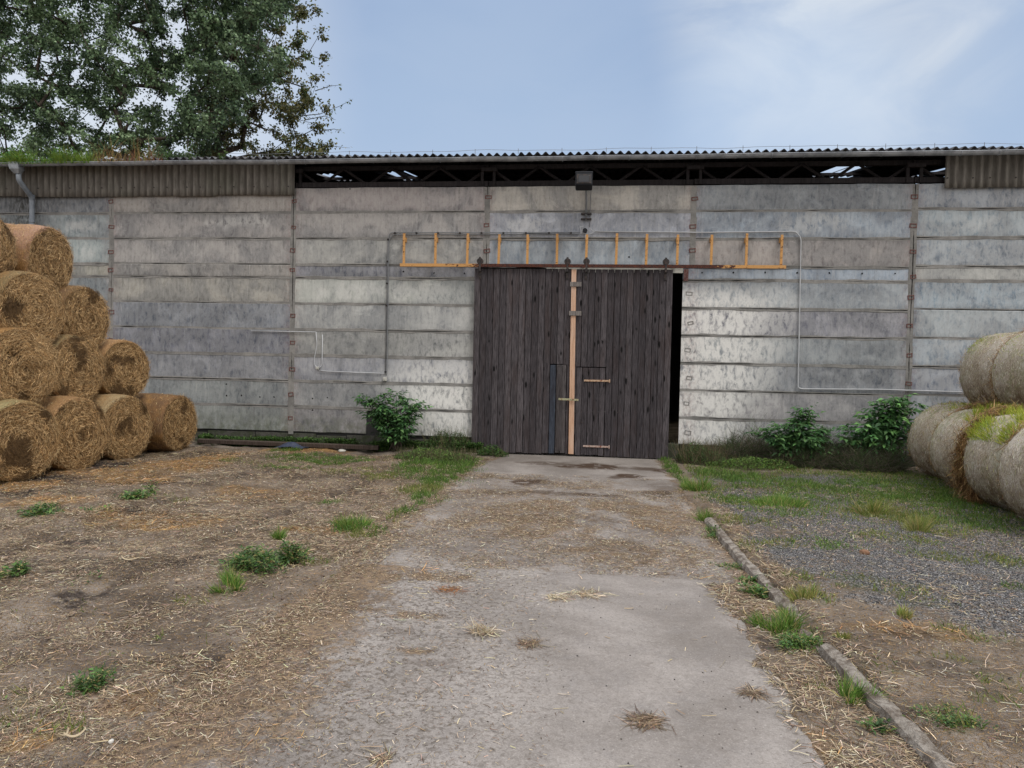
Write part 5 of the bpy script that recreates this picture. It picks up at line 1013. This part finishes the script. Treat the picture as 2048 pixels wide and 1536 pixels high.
tuft(1516, 1198, .13, .09, 330, 1, 'low leafy weed hugging the kerb', True, .05, .95); tuft(1562, 1268, .17, .13, 600, 0, 'mid green grassy clump left of the kerb'); tuft(1580, 1300, .15, .08, 900, 1, 'clover patch with a tiny white flower left of the kerb', True, .03, 1.)
tuft(1694, 1412, .085, .12, 330, 0, 'bright green grass tuft leaning on the kerb', bright=1.15); tuft(1744, 1474, .06, .06, 90, 1, 'small dark leafy weed under the kerb at the bottom', True, .045, .7)
tuft(1804, 1262, .07, .08, 110, 2, 'yellow green tuft alone on the straw right of the kerb', bright=1.2); tuft(1890, 1485, .14, .06, 500, 1, 'low feathery weed near the lower right corner', True, .025, .85)
tuft(1745, 1035, .14, .22, 300, 2, 'tall grass tuft before the right bales', bright=1.1); tuft(1835, 1072, .13, .24, 300, 2, 'tallest yellowish grass tuft before the right bales', bright=1.05); tuft(1690, 1312, .05, .05, 80, 2, 'tiny grass tuft on the straw right of the kerb'); tuft(1610, 1225, .12, .12, 260, 2, 'thin grass tuft just right of the kerb')
# ---- leafy mound beside the left door, and weeds by the right jamb
def herb(px, py, rx, ry, h, n, label, kind=1, size=.05, bright=.8, y=None, stalks=0, name='weed_clump', colr=None):
    c = G(px, py); root = tag(empty(name, (c[0], c[1], float(ground_z(c[0], c[1])))), label, 'weeds')
    a = rng.random(n)*2*np.pi; q = np.sqrt(rng.random(n)); x, yy = rx*q*np.cos(a), ry*q*np.sin(a); nz = .45+1.1*fbm(x*3+px, yy*3, 5, 4); z = rng.random(n)**.6*h*(1-q**2*.75)*nz
    el = rng.uniform(-.5, .7, n); a2 = rng.random(n)*6.28; v, f = leaves(np.stack([x, yy, z], 1), np.stack([np.cos(a2)*np.cos(el), np.sin(a2)*np.cos(el), np.sin(el)], 1), np.tile((0, -.2, 1.), (n, 1))+rng.normal(0, .35, (n, 3)), rng.uniform(.6, 1.3, n)*size, rng.uniform(.3, .45, n)*size)
    mesh('foliage', v, f, MAT['leaf'], root, colr=percol(colr if colr is not None else np.array(GREENS[kind])*bright, n, 6, .3))
    if stalks:
        n = stalks; a = rng.random(n)*2*np.pi; q = np.sqrt(rng.random(n)); P = np.stack([rx*q*np.cos(a), ry*q*np.sin(a), 0*q], 1); v, f = strands(P, np.stack([rng.normal(0, .3, n), rng.normal(0, .25, n), np.ones(n)], 1), h*rng.uniform(.6, 1.3, n), rng.uniform(.005, .009, n), .2, (0, 1, 0), .4)
        mesh('stalks', v, f, MAT['grass'], root, colr=percol([S(96, 92, 66), S(112, 100, 80), S(74, 80, 52)], n, 6, .25))
    return root
herb(905, 905, .62, .55, .50, 5200, 'dense dark green weed mound against the left door leaf', size=.05, bright=.6, stalks=300)
herb(870, 925, .85, .5, .22, 3000, 'low grassy weeds spreading in front of the dark mound by the left door leaf', 0, .05, .85, stalks=900)
herb(845, 895, .3, .25, .62, 700, 'airy weed with thin stalks between the leafy shrub and the mound', 0, .045, .95, stalks=120)
herb(985, 915, .35, .2, .18, 900, 'creeping weeds at the foot of the left door leaf', 1, .06, .7, stalks=60)
herb(690, 883, .4, .2, .34, 900, 'leafy bramble sprouting over the beam beside the shrub', 1, .08, .7)
herb(1500, 940, .9, .4, .24, 3000, 'low green weeds at the foot of the grey withered weeds', 0, .05, .8, stalks=200)
herb(1690, 935, .5, .4, .42, 1800, 'leafy green sprawl between the two right hand shrubs', 1, .09, .85, stalks=60)
herb(1390, 905, .3, .3, .30, 900, 'small green weeds just outside the right door jamb', 0, .05, .7, stalks=80)
DRY = [S(96, 90, 80), S(126, 116, 104), S(74, 72, 64), S(84, 100, 62), S(70, 92, 52)]
herb(1400, 930, .50, .5, .42, 3200, 'grey green weed clump right of the door opening', 1, .045, .55, stalks=600)
def dry(px, py, rx, ry, h, n, label):
    c = G(px, py); root = tag(empty('dry_weeds', (c[0], c[1], float(ground_z(c[0], c[1])))), label, 'weeds')
    a = rng.random(n)*2*np.pi; q = np.sqrt(rng.random(n)); P = np.stack([rx*q*np.cos(a), ry*q*np.sin(a), rng.random(n)**1.3*h*.8*(1-q*q*.6)*(.12+2.6*fbm(rx*q*np.cos(a)*5+px, ry*q*np.sin(a)*3, 7, 4)**2.2)], 1)
    v, f = strands(P, np.stack([rng.normal(0, .7, n), rng.normal(0, .6, n), rng.uniform(.2, 1, n)], 1), h*rng.uniform(.25, .6, n), rng.uniform(.004, .008, n), .35, (0, 1, 0), .4); mesh('stalks', v, f, MAT['grass'], root, colr=percol(DRY, n, 6, .3))
    n = n//3; a = rng.random(n)*2*np.pi; q = np.sqrt(rng.random(n)); P = np.stack([rx*q*np.cos(a), ry*q*np.sin(a), rng.random(n)*h*(1-q*q*.6)], 1)
    v, f = leaves(P, rng.normal(0, 1, (n, 3)), rng.normal(0, .4, (n, 3))+np.array([0, 0, 1]), rng.uniform(.02, .05, n), rng.uniform(.01, .02, n)); mesh('withered_leaves', v, f, MAT['leaf'], root, colr=percol(DRY+[S(70, 88, 52)], n, 6, .3))
dry(1490, 925, .62, .45, .80, 6500, 'grey withered weeds at the left foot of the right hand shrubs')
dry(1620, 938, .70, .4, .74, 6500, 'brown withered weeds under the middle of the right hand shrubs'); dry(1740, 945, .65, .4, .74, 6500, 'dark withered weeds between the tall shrub and the bales')
# ---- shrubs: arching stems carrying large pointed leaves
def shrub(pt, stems, label, size=.14, bright=.55, npl=26, kind=1, y=None, spread=.4):
    x0, y0 = pt; z0 = float(ground_z(x0, y0)); root = tag(empty('leafy_shrub', (x0, y0, z0)), label, 'shrub'); mb = MB(); P, Dv, Nv = [], [], []
    for (dx, dy, h) in stems:
        p0 = Vector((random.gauss(0, .08), random.gauss(0, .05), 0)); p1 = Vector((dx*.35, dy*.4, h*.65)); p2 = Vector((dx, dy, h)); pts = [p0*(1-t)**2+p1*2*t*(1-t)+p2*t*t for t in (0, .2, .4, .6, .8, 1.)]; mb.tube(pts, [.014, .012, .010, .008, .006, .003], 5)
        for k in range(npl):
            t = .25+.75*random.random()**.7; c = p0*(1-t)**2+p1*2*t*(1-t)+p2*t*t; a = random.random()*6.28; rr = Vector((math.cos(a), math.sin(a)*.8, random.uniform(-.15, .5))); tip = c+rr*random.uniform(.12, .34)*(1.2-.5*t)
            for j in range(5):       # a compound leaf
                s = (j+1)/5; q = c+(tip-c)*s; side = Vector((-rr.y, rr.x, 0))*(1 if j % 2 else -1)*(0 if j == 4 else 1); d = rr*(.6 if j < 4 else 1)+side*.8+Vector((0, 0, random.uniform(-.45, .1)))
                P.append(q); Dv.append(d); Nv.append((random.gauss(0, .25), random.gauss(-.25, .25), 1))
    n = len(P); v, f = leaves(np.array(P), np.array(Dv), np.array(Nv), rng.uniform(.7, 1.2, n)*size, rng.uniform(.36, .5, n)*size, .2, .22)
    g = np.array([S(62, 92, 54), S(76, 108, 62), S(50, 78, 48)])*bright*1.6
    mesh('foliage', v, f, MAT['leaf'], root, colr=percol(g, n, 6, .3)); mb.build('stems', MAT['bark'], root, True); return root
def wx(px, py, y): p = W(px, py, y); return p[0], y, p[2]
def sh(base_px, yb, tips, label, **k):
    x0 = W(base_px, 900, yb)[0]; shrub((x0, yb), [(W(a, b, yb-.1)[0]-x0, random.uniform(-.35, .1), W(a, b, yb-.1)[2]) for a, b in tips], label, **k)
sh(790, -.42, [(728, 800), (745, 795), (768, 790), (790, 788), (808, 800), (826, 812), (845, 812), (735, 830), (770, 820), (800, 830), (822, 845), (752, 812), (785, 845), (812, 862), (760, 850)], 'dark leafy shrub growing out of a hole in the wall left of the doors', size=.13, npl=34, bright=.95)
sh(1610, -.75, [(1512, 872), (1535, 862), (1560, 855), (1590, 850), (1612, 822), (1622, 832), (1606, 842), (1640, 862), (1660, 866), (1580, 880), (1545, 885), (1625, 880), (1600, 868), (1655, 900), (1690, 905)], 'lower bluish green shrub against the wall right of the door opening', size=.13, npl=38, bright=.98)
sh(1765, -.75, [(1755, 808), (1780, 800), (1800, 796), (1812, 806), (1735, 830), (1765, 830), (1795, 832), (1720, 850), (1745, 858), (1775, 858), (1805, 862), (1700, 862), (1730, 882), (1765, 888), (1795, 892), (1690, 880), (1835, 810)], 'taller bright green shrub beside the right bale stack', size=.155, npl=34, bright=1.3)
# grass growing on the backs of the right bales
def bale_grass(cx, cy, cz, r, n, a0, a1, x0, x1, h, label):
    a = R(1)*rng.uniform(a0, a1, n); t = rng.uniform(x0, x1, n); side = np.array([-ax[1], ax[0], 0.]); k = rng.random(n) < (.06+.94*sstep(.44, .62, fbm(t*6, a*5, 5))); a, t = a[k], t[k]; n = len(a)
    Rd = side*np.cos(a)[:, None] + np.array([0, 0, 1.])*np.sin(a)[:, None]; P = np.array([cx, cy, cz]) + ax*t[:, None] + Rd*(r-.01)
    v, f = strands(P, Rd*.8+rng.normal(0, .35, (n, 3))+np.array([0, 0, .5]), h*rng.uniform(.5, 1.2, n), rng.uniform(.006, .010, n), .3, (0, 1, 0), .2); o = stuff('bale_grass', [(v, f, percol([S(158, 170, 58), S(128, 150, 54), S(182, 184, 82)], n, 6, .2))], 'grass', label, 'grass')
bale_grass(6.63, -3.38, .72, .74, 2400, 66, 135, -.2, .67, .14, 'yellow green grass sprouting on the second bottom right bale'); bale_grass(6.43, -4.98, .72, .75, 3200, 66, 155, -.66, .3, .14, 'bright grass growing on the back of the third bottom right bale')
bale_grass(6.86, -1.95, .72, .75, 700, 80, 130, -.6, .6, .07, 'sparse grass along the back of the far right bale'); bale_grass(7.60, -2.3, 2.04, .77, 500, 110, 150, -.65, -.1, .05, 'thin moss and grass on the shoulder of the upper right bale'); bale_grass(7.42, -3.76, 2.04, .77, 1600, 85, 185, -.6, .6, .045, 'thin green growth over the upper bale at the right edge')
bale_grass(6.43, -4.98, .72, .75, 700, 160, 200, .2, .66, .06, 'green growth on the flank of the third bottom right bale')
# ---- plants in the gutter at the left
def gutter_plants(x0, x1, n, h, cols, label, leafy, seed, name, wild=.25):
    x = rng.uniform(x0, x1, n); y = -.53+rng.normal(0, .045, n); hh = h*sstep(.3, .75, fbm(x*3.6, 0*x, seed, 4))*1.15; P = np.stack([x, y, np.full(n, 6.47)+rng.random(n)*hh*.8], 1)
    if leafy: v, f = leaves(P, rng.normal(0, 1, (n, 3))+np.array([0, 0, .5]), rng.normal(0, .4, (n, 3))+np.array([0, 0, 1]), rng.uniform(.04, .09, n), rng.uniform(.02, .04, n)); m_ = 'leaf'
    else: P[:, 2] = 6.47; v, f = strands(P, np.stack([rng.normal(0, wild, n), rng.normal(0, wild, n), np.ones(n)], 1), hh*rng.uniform(.6, 1.4, n)+.03, rng.uniform(.006, .010, n), .3, (0, 1, 0), .3); m_ = 'grass'
    stuff(name, [(v, f, percol(cols, n, 6, .25))], m_, label, 'plants')
gutter_plants(-14.6, -11.7, 3000, .26, [S(104, 132, 48), S(130, 148, 60), S(80, 112, 48)], 'thick green moss and grass filling the left end of the gutter', False, 5, 'gutter_moss', .6)
gutter_plants(-14.2, -12.1, 900, .42, [S(86, 132, 62), S(66, 108, 52)], 'fresh green seedlings standing in the gutter above the downpipe', True, 9, 'gutter_seedlings'); gutter_plants(-12.4, -10.2, 260, .42, [S(150, 122, 76), S(128, 100, 64), S(96, 112, 56)], 'dry brown stalks in the gutter right of the green moss', False, 12, 'gutter_stalks', .15)
gutter_plants(-10.9, -9.6, 120, .22, [S(140, 92, 70), S(120, 84, 64)], 'reddish withered stalks in the gutter', False, 14, 'red_gutter_stalks', .2)
for px, h, lab in ((380, .55, 'tall pale green weed growing from the gutter before the tree'), (330, .38, 'shorter weed growing from the gutter left of the tall one'), (445, .30, 'small sprig in the gutter right of the tall weed')):
    x0 = W(px, 320, -.53)[0]; root = tag(empty('gutter_weed', (x0, -.53, 6.46)), lab, 'weeds'); mb = MB(); P, Dv = [], []
    for k in range(4):
        lean = Vector((random.gauss(0, .12), random.gauss(0, .05), h*random.uniform(.7, 1))); mb.tube([(0, 0, 0), lean*.5, lean], [.005, .004, .002], 4)
        for j in range(26): t = random.uniform(.2, 1); P.append(lean*t); a = random.random()*6.28; Dv.append((math.cos(a), math.sin(a), .4))
    n = len(P); v, f = leaves(np.array(P), np.array(Dv), np.tile((0, -.3, 1.), (n, 1)), rng.uniform(.04, .08, n), rng.uniform(.015, .03, n)); mesh('foliage', v, f, MAT['leaf'], root, colr=percol([S(112, 140, 74), S(84, 118, 60)], n, 6, .2)); mb.build('stems', MAT['bark'], root)
# ---- trees behind the barn
def tree(name, base, top_h, clumps, leaf, cols, label, per=240, trunk_r=.35, seed=1, twigs=()):
    """trunk and limbs reach every clump; clumps are (x, y, z, radius); leaves hang in sprays round twigs"""
    rs = random.Random(seed); root = tag(empty(name, base), label, 'tree'); bx, by, _ = base
    nodes = [(Vector((0, 0, z)), -1) for z in np.linspace(0, top_h, 9)]; nodes = [(p+Vector((math.sin(p.z*.5)*.25, math.cos(p.z*.4)*.2, 0)), i-1) for i, (p, _) in enumerate(nodes)]
    cl = sorted([(Vector((c[0]-bx, c[1]-by, c[2])), c[3]) for c in clumps], key=lambda c: (c[0]-Vector((0, 0, top_h*.5))).length); ends = []
    for c, r in cl:
        best = min(range(2, len(nodes)), key=lambda i: (nodes[i][0]-c).length + (.55*max(0, nodes[i][0].z-c.z))); p = nodes[best][0]; pi = best; L = (c-p).length; st = max(1, int(L/1.1))
        for k in range(1, st+1):
            t = k/st; q = p.lerp(c, t)+Vector((rs.gauss(0, .10), rs.gauss(0, .10), rs.gauss(0, .10)-.22*math.sin(t*3.1)*L*.18)); nodes.append((q, pi)); pi = len(nodes)-1
        ends.append((pi, c, r))
    wgt = [0.]*len(nodes)
    for pi, _, _ in ends:
        j = pi
        while j >= 0: wgt[j] += 1; j = nodes[j][1]
    tot = max(wgt); mb = MB(); tk = MB()
    for i, (p, par) in enumerate(nodes):
        if par < 0: continue
        ra = trunk_r*max(.05, (wgt[par]/tot)**.62) if par else trunk_r*1.15; rb_ = trunk_r*max(.045, (wgt[i]/tot)**.62); (tk if i < 9 else mb).tube([nodes[par][0], p], [ra, rb_], 7 if i < 9 else 5, cap=False)
    P, Dv, Nv, Lf = [], [], [], []
    tw = MB()
    for pi, c, r in ends:
        k = int(per*r*r); nt_ = max(5, int(r*r*9))
        for _ in range(nt_):
            d = Vector((rs.gauss(0, 1), rs.gauss(0, 1), rs.gauss(0, .75))).normalized()*r*rs.uniform(.45, 1.05); e = c+d; tw.tube([c, c+d*.5+Vector((0, 0, .06)), e], [.014, .009, .004], 3, cap=False)
            for _ in range(k//nt_):
                t = rs.uniform(.35, 1.08); q = c+d*t+Vector((rs.gauss(0, .13), rs.gauss(0, .13), rs.gauss(0, .12))); P.append(q); Dv.append((rs.gauss(0, .7)+d.x*.4, rs.gauss(0, .7)+d.y*.4, rs.gauss(-.55, .45))); Nv.append((rs.gauss(0, .6), rs.gauss(-.2, .6), 1))
    for path in twigs:
        pts = [Vector(q)-Vector((bx, by, 0)) for q in path]; tw.tube(pts, [.03-.024*k/(len(pts)-1) for k in range(len(pts))], 4)
        for a, b in zip(pts, pts[1:]):
            for _ in range(9): P.append(a.lerp(b, rs.random())+Vector((rs.gauss(0, .08), rs.gauss(0, .08), rs.gauss(0, .08)))); Dv.append((rs.gauss(0, .7), rs.gauss(0, .7), -.4)); Nv.append((0, -.3, 1))
    n = len(P); v, f = leaves(np.array(P), np.array(Dv), np.array(Nv), rng.uniform(.7, 1.25, n)*leaf, rng.uniform(.62, .85, n)*leaf, .15, .1)
    Pn = np.array(P); sh_ = fbm(Pn[:, 0]*.7+seed, Pn[:, 2]*.7+Pn[:, 1]*.5, seed+3, 3); cb = np.array(cols); ci = np.clip((sh_*1.6-.3+rng.normal(0, .25, n))*len(cb), 0, len(cb)-1).astype(int)
    cc_ = cb[ci]*np.exp(rng.normal(0, .25, (n, 1))); mesh('crown', v, f, MAT['leaf'], root, colr=np.repeat(cc_, 6, axis=0)); tk.build('trunk', MAT['bark'], root, True); mb.build('limbs', MAT['bark'], root, True); tw.build('twigs', MAT['bark'], root); return root
def at(px, py, y): return tuple(W(px, py, y))
rs = random.Random(5); C1 = []
for gx_ in range(-140, 600, 52):
    for gy_ in range(-190, 325, 46):
        for yy_ in (18.5, 21.5, 24.5):
            px, py = gx_+rs.uniform(-26, 26), gy_+rs.uniform(-22, 22)
            if px < 575-40*math.sin(py*.03)-max(0, (py-60))*.5: C1.append((*at(px, py, yy_+rs.uniform(-1, 1)), rs.uniform(.7, 1.15)))
while len(C1) < 560:
    px, py = rs.uniform(-260, 600), rs.uniform(-420, 318); y = rs.uniform(17.5, 25.0)
    edge = 640-.0*py-(70*math.sin(py*.02)); 
    if px > 560-40*math.sin(py*.03)-max(0, (py-60))*.55: continue
    C1.append((*at(px, py, y), rs.uniform(.75, 1.25)))
TREE_G = [S(60, 78, 60), S(82, 104, 74), S(104, 128, 92), S(132, 154, 118)]
bx_, by_, _ = at(120, 330, 21.5)
tree('green_tree', (bx_, by_, 0), 11.5, C1, .175, TREE_G, 'large dense dark green tree rising behind the left half of the barn roof', per=330, trunk_r=.34, seed=4)
C2 = []
outl = [(-100, 560), (0, 628), (60, 640), (130, 622), (190, 636), (240, 655), (300, 660), (330, 660)]
while len(C2) < 250:
    px, py = rs.uniform(395, 665), rs.uniform(-330, 318); lim = np.interp(py, [o[0] for o in outl], [o[1] for o in outl])
    if px > lim-22: continue
    if 520 < px < 600 and 225 < py < 300 and rs.random() < .55: continue
    C2.append((*at(px, py, rs.uniform(24.5, 31)), rs.uniform(.5, .95)))
for px, py in ((628, 20), (640, 66), (618, 110), (632, 150), (648, 120), (618, 200), (655, 215), (640, 250), (660, 295), (610, 300), (560, 300), (480, 290), (450, 270), (470, 240)): C2.append((*at(px, py, rs.uniform(26, 28)), .55))
TREE_Y = [S(74, 78, 48), S(100, 102, 62), S(122, 116, 74), S(86, 106, 68)]
bx_, by_, _ = at(440, 330, 27.5)
tw_ = [[at(600, 232, 27), at(640, 228, 27), at(680, 212, 27), at(706, 198, 27)], [at(610, 240, 27), at(650, 232, 27), at(672, 240, 27)], [at(560, 212, 27), at(600, 240, 27), at(640, 250, 27)], [at(470, 300, 27), at(510, 240, 27), at(545, 215, 27)], [at(620, 300, 27), at(660, 292, 27), at(700, 296, 27)], [at(630, 182, 27), at(660, 172, 27), at(682, 170, 27)], [at(640, 262, 27), at(668, 258, 27), at(684, 262, 27)]]
tree('yellowing_tree', (bx_, by_, 0), 12, C2, .19, TREE_Y, 'sparser yellowing tree right of the green one, bare twigs reaching out over the roof', per=300, trunk_r=.26, seed=9, twigs=tw_)
